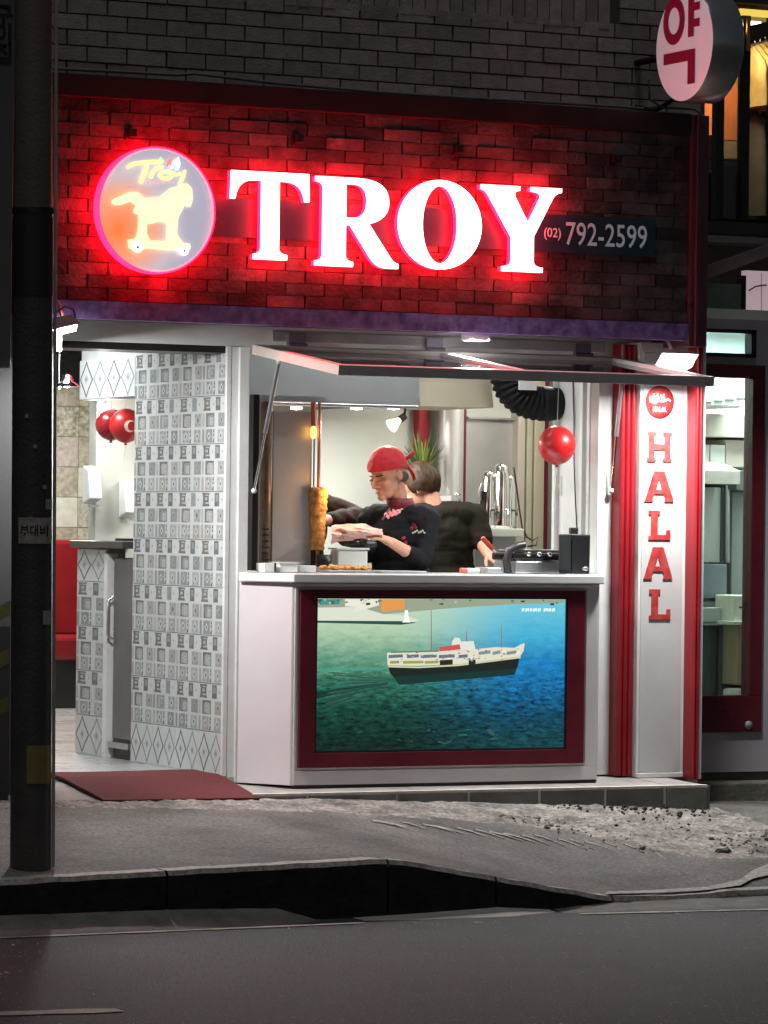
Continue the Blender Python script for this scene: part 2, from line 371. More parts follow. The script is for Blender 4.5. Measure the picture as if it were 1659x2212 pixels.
# combed ridges of cement running down the ramp
mb = MB(); rr = random.Random(5)
for i in range(17):
    px = 800 + i * 36 + rr.uniform(-9, 9); py = 1772 + i * 3.6 + rr.uniform(-3, 3); ln = rr.uniform(48, 88); pts = []
    for k in range(9):
        t = k / 8; qx = px + ln * t + rr.uniform(-1, 1); qy = py + (15 + i * 1.0) * t ** 1.3
        p = PG(qx, qy); z = p.z
        pts.append((p.x, p.y, z + .004))
    wv_ = [.004 + .016 * math.sin(math.pi * min(1, .12 + k / 8 * .88)) * rr.uniform(.6, 1.1) for k in range(9)]
    mb.add([v for k in range(9) for v in ((pts[k][0], pts[k][1] - wv_[k], pts[k][2] - .003), (pts[k][0], pts[k][1], pts[k][2] + .003), (pts[k][0], pts[k][1] + wv_[k], pts[k][2] - .003))], [(3 * k + j, 3 * k + 3 + j, 3 * k + 4 + j, 3 * k + 1 + j) for k in range(8) for j in range(2)], 0, True)
mb.build('cement_ridges', mat('pale_cement_ridge', (.20, .187, .17), .85, scale=14, bump=.6, col2=(.32, .30, .275)), kind='stuff', label='combed ridges of pale cement below the tiled step', cat='cement', loc=(.2, -1.3, -.2))
# broken rubble under the right end of the step
def rock(c, r, seed):
    m = MB(); m.ell(c, (r, r * .8, r * .7), nu=9, nv=6); q = random.Random(seed)
    m.v = [tuple(Vector(c) + (Vector(v) - Vector(c)) * q.uniform(.72, 1.2)) for v in m.v]; m.s = [False] * len(m.s); return m
RUB = mat('broken_mortar', (.08, .072, .064), .85, scale=14, bump=.6, bscale=80, col2=(.25, .23, .205), detail=9)
HOLLOW = mat('hollow_shade', (.014, .012, .010), .9, scale=14, bump=.8, bscale=50, col2=(.07, .062, .053), detail=10, spec=.2)  # colour carries the shade of the hollow under the step
mb = MB(); rr = random.Random(11)
for i in range(380):
    px = rr.uniform(1080, 1490); u = (px - 1080) / 410; py = lerp(1764, 1780, u) + abs(rr.gauss(0, 1)) * (4 + 22 * u)
    p = PG(px, py); q = rock((p.x, p.y, p.z + .006), rr.uniform(.003, .008) * (2.2 if rr.random() < .1 else 1), i); mb.add(q.v, q.f)
mb.build('rubble', RUB, kind='stuff', label='broken mortar crumbs heaped below the step corner', cat='rubble', loc=(.9, -1.2, -.2))
# dark clods stand in for shade of the hollow, thinning away from the step
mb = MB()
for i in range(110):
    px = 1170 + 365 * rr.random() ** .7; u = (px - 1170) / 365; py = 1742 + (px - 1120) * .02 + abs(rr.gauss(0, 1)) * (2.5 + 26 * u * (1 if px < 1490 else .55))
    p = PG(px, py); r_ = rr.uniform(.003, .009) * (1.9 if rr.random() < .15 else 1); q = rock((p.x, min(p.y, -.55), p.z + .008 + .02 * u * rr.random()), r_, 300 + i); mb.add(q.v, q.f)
mb.build('hollow_clods', HOLLOW, kind='stuff', label='dark clods standing in for the shaded hollow under the step corner', cat='clumps', loc=(1.3, -.7, -.15))
mb = MB()
for i in range(110):
    px = rr.uniform(1535, 1700); py = 1796 + 50 * rr.random() ** 1.4
    p = PG(px, py); q = rock((p.x, p.y, p.z + .004), rr.uniform(.003, .009) * (3.2 if rr.random() < .12 else 1), 600 + i); mb.add(q.v, q.f)
mb.build('gutter_debris', mat('mossy_debris', (.03, .029, .024), .85, scale=12, bump=.5, col2=(.13, .125, .10), detail=8), kind='stuff', label='mossy broken debris beside the neighbouring wall', cat='debris', loc=(1.9, -1, -.2))

# ================================================================== STEP
STILE = mat('grey_step_tile', (.17, .167, .16), .5, var=.2, scale=10, rnd=.12)
GROUT = mat('white_grout', (.66, .64, .60), .8, scale=30, var=.15)
step = thing('tiled_step', 'low step faced with grey tiles and white grout under the serving counter', 'step', (.3, -.3, -.12))
SY = -.53; SX0, SX1 = -.93, 1.55
mb = MB(); mb.prism([(SX0 - .02, SY + .004), (SX1 - .004, SY + .004), (SX1 - .004, .35), (SX0 - .02, .35)], -.2, -.006); mb.build('base', GROUT, step)
TOPT = mat('pale_step_tread', (.26, .245, .235), .55, scale=6, col2=(.40, .38, .365))
tx = [SX0, -.55, -.02, .46, .905, 1.355, SX1]
fx = [SX0, -.64, -.17, .215, .60, .965, 1.30, SX1]
for a, b in zip(fx, fx[1:]):
    mb = MB(); mb.box(a + .009, b - .009, SY - .006, SY + .02, interp(BT, (a + b) / 2) - .03, -.012); mb.build('tile', STILE, step, bevel=.002)
mb = MB(); mb.box(SX0 + .006, SX1 - .006, SY - .004, SY + .03, -.0105, -.0005); mb.build('nosing', GROUT, step)
for a, b in zip(tx, tx[1:]):
    mb = MB(); mb.add([(a + .005, SY + .032, -.004), (b - .005, SY + .032, -.004), (b - .005, .3, .022), (a + .005, .3, .022), (a + .005, SY + .032, -.05), (b - .005, SY + .032, -.05), (b - .005, .3, -.05), (a + .005, .3, -.05)],
                     [(0, 1, 2, 3), (4, 7, 6, 5), (0, 4, 5, 1), (1, 5, 6, 2), (2, 6, 7, 3), (3, 7, 4, 0)]); mb.build('tread_tile', TOPT, step)
mb = MB(); mb.box(SX1 - .003, SX1 + .008, SY, .3, -.2, -.004); mb.build('end_tile', STILE, step)

# ================================================================== SHOP BUILDING
FZ = .05                                              # shop floor
bld = thing('shop_building', 'two storey building with grey brick upper wall above the red lit shop sign', 'building', (0, 1, -.1))
MORT = mat('dark_mortar', (.075, .068, .068), .85, var=.2)
BRICK = mat('grey_brick', (.33, .28, .275), .7, var=.2, scale=14, bump=.35, bscale=90, rnd=.2)
wall = MB(); wall.box(-6.5, 1.80, .012, .25, 2.3, 3.94).build('upper_wall', MORT, bld)
# dark window strip over the soldier course, plain wall above
mb = MB(); mb.box(-6.5, 1.80, .03, .25, 4.8, 7.2); mb.box(-6.5, -1.0, .012, .25, 3.94, 4.8); mb.box(1.285, 1.80, .012, .25, 3.94, 4.8); mb.build('top_wall', MORT, bld)
mb = MB(); mb.box(-1.0, 1.285, .16, .2, 3.94, 4.8); win = mb.build('window', mat('dark_window_glass', (.006, .007, .009), .08, var=.1), bld)
mb = MB(); mb.box(-1.0, 1.285, .10, .15, 3.942, 3.99); mb.box(-1.0, -.95, .10, .15, 3.99, 4.79); mb.box(1.235, 1.285, .10, .15, 3.99, 4.79); mb.box(.12, .17, .10, .15, 3.99, 4.79); mb.build('window_frame', BLACKM, bld)
bm_ = MB(); bm_.box(-.097, .097, 0, .03, -.0335, .0335); bme = bm_.mesh('brick', BRICK)
sm_ = MB(); sm_.box(-.0315, .0315, 0, .03, -.075, .075); sme = sm_.mesh('brick', BRICK)
hm_ = MB(); hm_.box(-.047, .047, 0, .03, -.0335, .0335); hme = hm_.mesh('brick', BRICK)
pw, ph = .204, .0752; rr = random.Random(2)
wallo = bpy.data.objects['upper_wall']
def br(me, x, z):
    o = inst('brick', me, bld, (x, -.002 + rr.uniform(-.003, .003), z)); o.rotation_euler = (rr.uniform(-.012, .012), rr.uniform(-.006, .006), rr.uniform(-.012, .012)); return o
for r in range(7):
    z = 3.365 + r * ph - .04; off = (r % 2) * pw / 2
    x = -1.90 + off
    while x < 1.76: br(bme, x, z); x += pw
for i in range(46): x = -1.86 + i * .0695; (br(sme, x, 3.845 + .01) if x < 1.26 else None)
for r in range(7, 15):
    z = 3.365 + r * ph - .04; off = (r % 2) * pw / 2
    for k in range(3):
        x = 1.39 + k * pw + off * .98
        if x < 1.72: br(bme, x, z)
    if r % 2: br(hme, 1.338, z)
# cable lying along the top of the sign
mb = MB(); pts = []
for px, py in [(112, 152), (240, 158), (380, 166), (420, 163), (480, 170), (600, 184), (829, 204), (1000, 215), (1200, 226), (1330, 234), (1400, 240), (1440, 226)]: pts.append(PY(px, py - 4, -.10))
mb.tube(pts, .008, 6); mb.build('cable', mat('old_grey_cable', (.12, .115, .115), .6), label='sagging grey cable running along the top of the sign', cat='cable')
# lintel and jambs of the shop front
mb = MB(); mb.box(-1.80, 1.70, .0, .10, 2.118, 2.298); mb.build('lintel', WHITE2, bld, bevel=.004)
mb = MB(); mb.box(-.62, 1.22, -.018, -.002, 2.148, 2.20); mb.build('lintel_rail', mat('grey_alu_profile', (.45, .45, .46), .35, .5), bld, bevel=.002)
mb = MB(); mb.box(-1.795, -1.735, -.02, .07, FZ, 2.116); mb.build('door_jamb', mat('pale_green_jamb', (.42, .46, .44), .35, var=.12), bld, bevel=.003)
mb = MB(); mb.box(-6.5, -1.80, .02, .3, -.1, 2.3); mb.build('side_wall', mat('dark_render', (.03, .03, .032), .8, scale=3), bld)
mb = MB(); mb.box(-.832, -.795, -.012, .06, .02, 2.116); mb.box(-.795, -.742, -.03, .06, .02, 2.116); mb.build('window_jamb', WHITE2, bld, bevel=.003)
mb = MB(); mb.box(1.195, 1.30, -.004, .08, .02, 2.116); mb.build('window_jamb', WHITE2, bld, bevel=.003)
# floor and ceiling of the shop
INF = mat('polished_grey_floor', (.25, .25, .26), .28, scale=2.5, col2=(.36, .36, .37))
mb = MB(); mb.prism([(-1.8, .06), (1.8, .06), (1.8, 1.45), (2.26, 1.45), (2.26, 2.1), (4.5, 2.1), (4.5, 9), (-1.8, 9)], -.1, FZ); mb.build('floor', INF, bld)
mb = MB(); mb.box(-1.8, -.74, -.02, .06, -.1, FZ - .005); mb.build('threshold', TOPT, bld)
mb = MB(); mb.prism([(-1.9, .25), (1.8, .25), (1.8, 1.45), (2.26, 1.45), (2.26, 2.1), (4.6, 2.1), (4.6, 9), (-1.9, 9)], 2.42, 2.5); mb.build('ceiling', mat('dark_ceiling', (.30, .29, .28), .7), bld)
mb = MB(); mb.box(-1.735, -.74, .02, .3, 2.085, 2.118); mb.build('door_head', BLACKM, bld)
KW = mat('grey_green_kitchen_wall', (.42, .44, .40), .5, var=.08, scale=1.6)
mb = MB(); mb.box(-.74, 2.2, 1.95, 2.05, FZ, 2.42); mb.build('kitchen_wall', KW, bld)
mb = MB(); mb.box(2.2, 2.26, 1.48, 2.05, FZ, 2.42); mb.build('kitchen_wall', KW, bld)
mb = MB(); mb.box(1.74, 2.26, 1.42, 1.48, FZ, 2.42); mb.build('kitchen_wall', KW, bld)
mb = MB(); mb.box(1.74, 1.80, .0, 1.42, -.2, 2.42); mb.build('kitchen_wall', KW, bld)
mb = MB(); mb.box(1.30, 1.36, .082, .62, FZ, 2.42); mb.build('side_panel', mat('glossy_white_panel', (.72, .74, .74), .07, var=.03, coat=.6), bld)
DW = mat('dining_room_wall', (.30, .30, .28), .6)
mb = MB(); mb.box(-1.8, 4.5, 8.1, 8.2, FZ, 2.42); mb.build('dining_wall', DW, bld)
mb = MB(); mb.box(-1.9, -1.8, .32, 8.1, FZ, 2.42); mb.build('dining_wall', DW, bld)
mb = MB(); mb.box(4.5, 4.6, 2.05, 8.1, FZ, 2.42); mb.build('dining_wall', DW, bld)

# ---------------------------------------------------------------- patterned tiles of the entrance wall
T0 = mat('tile_white', (.54, .565, .575), .22, var=.05, scale=6)
T1 = mat('tile_pale_grey', (.37, .395, .405), .24, var=.08, scale=20)
T2 = mat('tile_warm_grey', (.36, .35, .335), .24, var=.10, scale=20)
T3 = mat('tile_dark_grey', (.135, .145, .15), .24, var=.25, scale=26)
T4 = mat('tile_blue_grey', (.24, .27, .285), .24, var=.12, scale=20)
T5 = mat('tile_taupe', (.17, .165, .155), .24, var=.25, scale=30)
TM = [T0, T1, T2, T3, T4, T5]
TW, TH = .31, .2325
def tile_mesh(kind, wd=TW, ht=TH):
    """printed wall tile facing -X; s runs to the camera (towards -Y), h up; prints lie .5 mm proud"""
    mb = MB(); g = .0016
    mb.box(-.009, 0, -wd + g, -g, g, ht - g, 0)
    e = [-.0092]
    def q(pts, m):
        e[0] -= .00004; x = e[0]
        pts = [(min(max(a, .003), wd - .003), min(max(b, .003), ht - .003)) for a, b in pts]
        mb.add([(x, -a, b) for a, b in pts], [tuple(range(len(pts)))], m)
    def rect(a, b, c, d, m): q([(a, c), (b, c), (b, d), (a, d)], m)
    MOT = []
    if kind.startswith('p'):
        v = int(kind[1]); r = ht / 3
        wm = [2, 1, 4, 1][v]; wm2 = [1, 4, 1, 2][v]; dk = [3, 3, 5, 5][v]
        z0 = 2 * r                                                      # row of concave dark cells
        c = .012
        q([(.012, z0 + .006), (.112, z0 + .006), (.112 - c, z0 + r * .3), (.112 - c, z0 + r * .7), (.112, z0 + r - .006), (.012, z0 + r - .006), (.012 + c, z0 + r * .7), (.012 + c, z0 + r * .3)], dk)
        rect(.052, .098, z0 + .018, z0 + .026, 1); rect(.05, .08, z0 + .036, z0 + .05, 1); rect(.054, .096, z0 + r - .02, z0 + r - .014, 1)
        q([(.138, z0 + r * .5), (.144, z0 + r * .38), (.150, z0 + r * .5), (.144, z0 + r * .62)], 4)
        rect(.176, .236, z0 + .006, z0 + r - .006, 4 if v % 2 else 3); rect(.19, .224, z0 + .03, z0 + r - .016, 4)
        q([(.264, z0 + r * .5), (.271, z0 + r * .38), (.278, z0 + r * .5), (.271, z0 + r * .62)], 4)
        z0 = r                                                          # row of hooked frames
        rect(.05, .16, z0 + .005, z0 + r - .005, dk if v != 1 else 4); q([(.072, z0 + .012), (.152, z0 + .005), (.152, z0 + r - .016), (.088, z0 + r - .014), (.072, z0 + r - .026)], wm); rect(.10, .15, z0 + .012, z0 + r - .026, wm2)
        rect(.212, .30, z0 + .006, z0 + r - .006, wm); rect(.004, .03, z0 + .006, z0 + r - .006, wm2)
        z0 = 0                                                          # row with dashed right sides
        rect(.05, .135, z0 + .006, z0 + r - .006, wm); rect(.06, .09, z0 + r - .018, z0 + r - .008, 4)
        q([(.138, .006), (.162, .006), (.162, .03), (.15, .024)], dk); rect(.148, .162, .036, .05, dk); q([(.146, .056), (.162, .052), (.162, r - .005), (.15, r - .008)], dk)
        for (cx_, cz_, m_, k_) in ((.092, r * .5, 0, 1), (.248, r * .5, 0, 1), (.256, r * 1.5, [1, 0, 2, 4][v], 1), (.125, r * 1.45, 0, .6)): MOT.append((cx_, cz_, m_, k_))
        rect(.205, .29, z0 + .006, z0 + r - .006, wm2); rect(.004, .03, z0 + .006, z0 + r - .006, wm)
        for cx_, cz_, m_, k_ in MOT:
            s_ = .021 * k_; q([(cx_ - s_, cz_), (cx_, cz_ - s_), (cx_ + s_, cz_), (cx_, cz_ + s_)], m_); s_ *= .55; q([(cx_ - s_, cz_), (cx_, cz_ - s_), (cx_ + s_, cz_), (cx_, cz_ + s_)], dk)
            if k_ == 1:
                for dx_ in (-1, 1):
                    for dz_ in (-1, 1): rect(cx_ + dx_ * .026 - .005, cx_ + dx_ * .026 + .005, cz_ + dz_ * .022 - .004, cz_ + dz_ * .022 + .004, [4, 3, 4, 5][v])
    else:                                                               # border of stepped diamonds
        n = 2
        for k in range(n):
            w2 = wd / n; cx = w2 * (k + .5); h = ht / 2; W = w2 * .5
            def dia(s, m, st=.0):
                q([(cx, h - ht * .49 * s), (cx + W * .42 * s, h - ht * .25 * s), (cx + W * .5 * s, h - ht * .22 * s), (cx + W * s, h), (cx + W * .5 * s, h + ht * .22 * s), (cx + W * .42 * s, h + ht * .25 * s), (cx, h + ht * .49 * s),
                   (cx - W * .42 * s, h + ht * .25 * s), (cx - W * .5 * s, h + ht * .22 * s), (cx - W * s, h), (cx - W * .5 * s, h - ht * .22 * s), (cx - W * .42 * s, h - ht * .25 * s)], m)
            dia(1, 4 if k else 3); dia(.80, 0); dia(.30, 1); dia(.14, 4)
    return mb.mesh('tile', TM)
TP = [tile_mesh('p%d' % i) for i in range(4)]; TB = tile_mesh('b', TW, .205); TPH = tile_mesh('p0', TW * .75); TBH = tile_mesh('b', TW * .75, .205)
TILEBACK = mat('grey_tile_grout', (.40, .41, .41), .8)
tw = thing('tiled_wall', 'entrance wall of grey and white patchwork tiles beside the red mat', 'tiled wall', (-.82, .6, FZ))
XW = -.838
mb = MB(); mb.box(XW + .002, XW + .09, .062, 1.165, FZ - .01, 2.42); mb.build('core', TILEBACK, tw)
mb = MB(); mb.box(XW - .016, XW + .004, -.014, .010, FZ, 2.116); mb.build('corner_trim', WHITE2, tw)
rr = random.Random(8); Y1 = 1.165
def tiles(parent, ya, yb, za, zb, border_at_bottom=True, border_top=False):
    """fill the plane x = XW between ya (far) and yb (near) with tiles"""
    n = max(1, round((ya - yb) / TW)); sx = (ya - yb) / (n * TW); z = za; r = 0
    while z < zb - .03:
        b = (r == 0 and border_at_bottom) or (border_top and zb - z < .24); hh = .205 if b else TH
        sz = 1.0
        if z + hh > zb: sz = (zb - z) / hh
        for k in range(n):
            me = TB if b else TP[rr.choice((0, 0, 1, 2, 3))]
            o = inst('tile', me, parent, (XW + .0005, ya - k * TW * sx, z)); o.scale = (1, sx, sz)
        z += hh; r += 1
tiles(tw, 1.165, .012, FZ, 2.116)
# lintel over the pass-through, and the low tiled pier with its dark slab
tl = thing('tiled_lintel', 'tiled beam with a diamond border over the passage beside the patchwork wall', 'tiled beam', (-.8, 1.5, 1.9))
mb = MB(); mb.box(XW + .002, XW + .09, 1.167, 1.93, 1.90, 2.42); mb.build('core', TILEBACK, tl)
tiles(tl, 1.93, 1.167, 1.903, 2.12, True)
tp_ = thing('tiled_pier', 'low patchwork tiled pier with a white corner post inside the entrance', 'pier', (-.8, 1.7, FZ))
mb = MB(); mb.box(XW + .002, XW + .10, 1.53, 1.93, FZ - .002, 1.125); mb.build('core', TILEBACK, tp_)
tiles(tp_, 1.93, 1.53, FZ, 1.12, True, True)
mb = MB(); mb.box(XW - .02, XW + .04, 1.485, 1.528, FZ - .002, 1.10); mb.build('corner_post', WHITE2, tp_, bevel=.003)
mb = MB(); mb.box(XW - .05, XW + .30, 1.20, 1.94, 1.128, 1.165); mb.build('slab', mat('dark_stone_slab', (.045, .042, .045), .3), tp_, bevel=.004)
fr = thing('steel_cabinet', 'tall grey steel cabinet door standing behind the tiled entrance wall', 'cabinet', (-.6, 1.3, FZ))
mb = MB(); mb.box(XW + .012, -.30, 1.17, 1.47, FZ + .10, 1.08); mb.build('body', mat('grey_cabinet_steel', (.16, .15, .16), .4, .3, var=.2, scale=3), fr, bevel=.006)
mb = MB(); mb.box(XW + .02, -.32, 1.19, 1.46, FZ - .002, FZ + .10); mb.build('plinth', BLACK, fr)
mb = MB(); mb.tube([(XW - .002, 1.44, .66), (XW - .03, 1.44, .68), (XW - .03, 1.44, .86), (XW - .002, 1.44, .88)], .008, 8); mb.build('handle', STEEL, fr)
mb = MB(); mb.box(XW - .01, XW + .012, 1.20, 1.47, FZ + .055, FZ + .085); mb.build('foot_rail', STEEL, fr)

# ---------------------------------------------------------------- dining room glimpsed through the door
dr = random.Random(4)
DT = [mat('dt%d' % i, c, .35, scale=s, col2=c2, detail=2) for i, (c, c2, s) in enumerate([((.42, .43, .36), (.22, .23, .18), 40), ((.46, .48, .43), (.36, .38, .33), 14), ((.36, .34, .29), (.20, .19, .15), 30), ((.38, .35, .33), (.24, .21, .20), 34), ((.42, .42, .34), (.14, .13, .11), 34)])]
for i, m_ in enumerate(DT): m_.name = ['olive', 'cream', 'brown', 'mauve', 'figured'][i] + '_patchwork_tile'
pwall = thing('patchwork_wall', 'far dining room wall of beige and brown patchwork tiles', 'tiled wall', (.6, 7.0, FZ))
mb = MB(); mb.box(-.7, 2.2, 7.0, 7.1, FZ, 2.42); mb.build('core', TILEBACK, pwall)
dms = []
for m_ in DT: q = MB(); q.box(-.098, .098, -.01, 0, -.098, .098); dms.append(q.mesh('tile', m_))
for i in range(11):
    for j in range(9): inst('tile', dms[(dr.randrange(5))], pwall, (-.55 + i * .2, 6.999, .72 + j * .2))
bench = thing('red_bench', 'red padded bench against the far dining room wall', 'bench', (.8, 6.7, FZ))
RL = mat('red_leatherette', (.17, .006, .010), .35, var=.15, scale=5)
mb = MB(); mb.box(-.1, 1.9, 6.80, 6.985, .50, 1.14); mb.build('backrest', RL, bench, bevel=.03)
mb = MB(); mb.box(-.1, 1.9, 6.36, 6.795, .36, .52); mb.build('seat', RL, bench, bevel=.03)
mb = MB(); mb.box(-.08, 1.88, 6.42, 6.98, FZ - .002, .36); mb.build('base', BLACK, bench)
def chair(x, y, a, label):
    c = thing('dining_chair', label, 'chair', (x, y, FZ), group='dining chairs')
    ca, sa = math.cos(a), math.sin(a)
    def T(u, v, z): return (x + u * ca - v * sa, y + u * sa + v * ca, FZ + z)
    mb = MB(); mb.add([T(-.2, -.2, .43), T(.2, -.2, .43), T(.2, .2, .43), T(-.2, .2, .43), T(-.2, -.2, .47), T(.2, -.2, .47), T(.2, .2, .47), T(-.2, .2, .47)], [(0, 3, 2, 1), (4, 5, 6, 7), (0, 1, 5, 4), (1, 2, 6, 5), (2, 3, 7, 6), (3, 0, 4, 7)]); mb.build('seat', RL, c, bevel=.012)
    for u in (-.17, .17):
        for v in (-.17, .17): mb = MB(); mb.tube([T(u, v, .43), T(u * 1.15, v * 1.15, 0)], .012, 8); mb.build('leg', BLACKM, c)
    mb = MB(); mb.tube([T(-.19, .19, .43), T(-.2, .23, .85), T(0, .25, .9), T(.2, .23, .85), T(.19, .19, .43)], .013, 8); mb.build('back_frame', BLACKM, c)
    mb = MB(); mb.box(0, 0, 0, 0, 0, 0); mb = MB(); mb.add([T(-.17, .21, .6), T(.17, .21, .6), T(.17, .24, .84), T(-.17, .24, .84), T(-.17, .23, .6), T(.17, .23, .6), T(.17, .26, .84), T(-.17, .26, .84)], [(0, 1, 2, 3), (4, 7, 6, 5), (0, 4, 5, 1), (1, 5, 6, 2), (2, 6, 7, 3), (3, 7, 4, 0)]); mb.build('backrest', RL, c)
cp = PZ(150, 1505, FZ)
chair(cp.x - .02, cp.y - .4, .3, 'red dining chair with black legs just inside the doorway view')
tb = thing('dining_table', 'small dark dining table in front of the red bench', 'table', (cp.x + .55, cp.y - .2, FZ))
mb = MB(); mb.box(cp.x + .2, cp.x + .9, cp.y - .55, cp.y + .15, FZ + .71, FZ + .74); mb.build('top', mat('dark_wood', (.07, .045, .03), .4), tb, bevel=.004)
mb = MB(); mb.tube([(cp.x + .55, cp.y - .2, FZ), (cp.x + .55, cp.y - .2, FZ + .71)], .03, 10); mb.lathe([(.0, 0.0), (.25, .0), (.24, .02), (.03, .04)], (cp.x + .55, cp.y - .2, FZ)); mb.build('pedestal', BLACKM, tb)
# wall television above the dining room, dark
a = PY(128, 742, 3.0); b = PY(180, 838, 3.0)
dtv = thing('dark_television', 'switched off black television hung high in the dining room', 'television', ((a.x + b.x) / 2, 3.0, b.z))
mb = MB(); mb.box(a.x - .05, b.x + .12, 3.0, 3.06, b.z, a.z); mb.build('screen', mat('off_screen', (.012, .014, .016), .15), dtv, bevel=.006)
mb = MB(); mb.tube([((a.x + b.x) / 2, 3.04, a.z), ((a.x + b.x) / 2, 3.04, 2.42)], .018, 8); mb.build('bracket', BLACKM, dtv)
# lamps of the dining room and of the kitchen
LEDW = emat('led_panel_white', (1, .97, .92), 4.0)
def panel_lamp(x, y, z, wd, dp, power, color, label, cat='ceiling light', name='ceiling_lamp'):
    t = thing(name, label, cat, (x, y, z))
    mb = MB(); mb.box(x - wd / 2 - .02, x + wd / 2 + .02, y - dp / 2 - .02, y + dp / 2 + .02, z + .004, z + .03); mb.build('housing', WHITE2, t)
    mb = MB(); mb.box(x - wd / 2, x + wd / 2, y - dp / 2, y + dp / 2, z - .002, z + .0035); mb.build('diffuser', LEDW, t)
    light_area('lamp_light', (x, y, z - .012), wd, power, color, (0, 0, -1), t, dp); return t
WARM = (1, .93, .82); COOL = (.95, .99, 1.0)
panel_lamp(.3, 6.0, 2.385, .6, .6, 70, WARM, 'square ceiling light over the red bench')
panel_lamp(-.6, 3.6, 2.385, .6, .6, 45, WARM, 'square ceiling light in the middle of the dining room')
panel_lamp(-1.35, 1.5, 2.385, .3, .5, 15, COOL, 'ceiling light just inside the entrance passage')
panel_lamp(.30, .20, 2.385, 1.3, .16, 34, COOL, 'long ceiling light above the serving counter')
panel_lamp(1.52, 1.1, 2.385, .3, .6, 15, WARM, 'ceiling light over the tea urn corner')

# ================================================================== SHOP SIGN
SF = -.35                                               # plane of the sign's brick front
sx0 = -2.02; sx1 = PY(1523, 480, SF).x; bx1 = PY(1484, 480, SF).x
zb, zt, ztop, zlow = 2.292, 3.228, 3.335, 2.205
sign = thing('shop_sign', 'long shop sign box faced with dark bricks and lit red around white letters', 'sign', (-.2, -.15, zlow))
mb = MB(); mb.box(sx0, sx1 - .03, SF + .012, -.003, zlow + .012, ztop - .01); mb.build('box', DKRED, sign)
mb = MB(); mb.box(sx0, bx1, SF - .03, SF + .01, zt, ztop); mb.build('top_frame', DKRED, sign, bevel=.006)
# right end post with its ribs, carried down to the lamp
mb = MB()
for a, b, d in ((bx1 + .002, bx1 + .028, .03), (bx1 + .028, bx1 + .055, .045), (bx1 + .055, sx1, .032)): mb.box(a, b, SF - d, -.004, zlow - .03, ztop - .004)
mb.build('end_post', mat('plum_end_post', (.085, .022, .04), .3, var=.25, scale=5, coat=.3), sign, bevel=.004)
PURP = mat('scuffed_violet_glow_trim', (.085, .045, .17), .42, scale=16, col2=(.36, .24, .62), bump=.5, bscale=45, detail=8)  # violet glow is put into the base colour of the scuffed trim
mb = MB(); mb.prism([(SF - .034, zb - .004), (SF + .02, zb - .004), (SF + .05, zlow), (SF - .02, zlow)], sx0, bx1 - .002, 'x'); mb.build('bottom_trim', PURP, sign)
SB = mat('sign_brick', (.020, .020, .023), .8, scale=5, bump=.5, bscale=60, rnd=.5, col2=(.115, .103, .108), detail=12, spec=.3)
SBM = mat('sign_mortar', (.018, .016, .018), .85)
mb = MB(); mb.box(sx0, bx1, SF + .0, SF + .011, zb, zt); mb.build('backing', SBM, sign)
sme_ = []
for k in range(4):
    q = MB(); q.box(-.0985, .0985, -.012, 0, -.0272, .0272); rq = random.Random(k)
    q.v = [(x + rq.uniform(-.003, .003), y + rq.uniform(-.003, .002) * (y < -.001), z + rq.uniform(-.002, .002)) for x, y, z in q.v]; sme_.append(q.mesh('brick', SB))
rr = random.Random(21); ph = (zt - zb) / 16
for r in range(16):
    x = sx0 + .1 + (r % 2) * .1
    while x - .1 < bx1 - .025:
        sc = 1 if x + .1 < bx1 else (bx1 - x + .1) / .2
        o = inst('brick', rr.choice(sme_), sign, (x if sc == 1 else (x - .1 + bx1) / 2, SF + rr.uniform(.002, .004), zb + ph * (r + .5)))
        o.scale = (sc * .985, 1, 1); x += .202
# charcoal band behind the letters with the telephone number
za, zc = PY(500, 512, SF).z, PY(500, 428, SF).z; xa, xc = PY(420, 470, SF).x, PY(1412, 510, SF).x
BAND = mat('blue_charcoal_band', (.009, .042, .070), .5, var=.15)
mb = MB(); mb.box(xa, xc, SF - .020, SF - .003, za, zc); band = mb.build('number_band', BAND, sign)
TXT = mat('white_vinyl_text_glow', (.30, .42, .46), .4, var=.02, emit=(.8, .86, .95), estr=.09)  # digits are unlit; a weak glow is put into the vinyl
def fit_text(s, px0, px1, pyb, pyt, Y, m, parent, name, bold=.0, half=.001, dep=0):
    vf = text2d(s, 1.0, .0, bold); a = PY(px0, pyb, Y); b = PY(px1, pyt, Y)
    x0 = min(v[0] for v in vf[0]); x1 = max(v[0] for v in vf[0]); y0 = min(v[1] for v in vf[0]); y1 = max(v[1] for v in vf[0])
    kx = (b.x - a.x) / (x1 - x0); kz = (b.z - a.z) / (y1 - y0)
    mb = MB(); mb.add([(a.x + (v[0] - x0) * kx, Y, a.z + (v[1] - y0) * kz) for v in vf[0]], vf[1]); return mb.build(name, m, parent)
fit_text('(02)', 1175, 1212, 518, 493, SF - .0215, TXT, sign, 'telephone_prefix', .012)
fit_text('792-2599', 1222, 1398, 529, 488, SF - .0215, TXT, sign, 'telephone_number', .006)
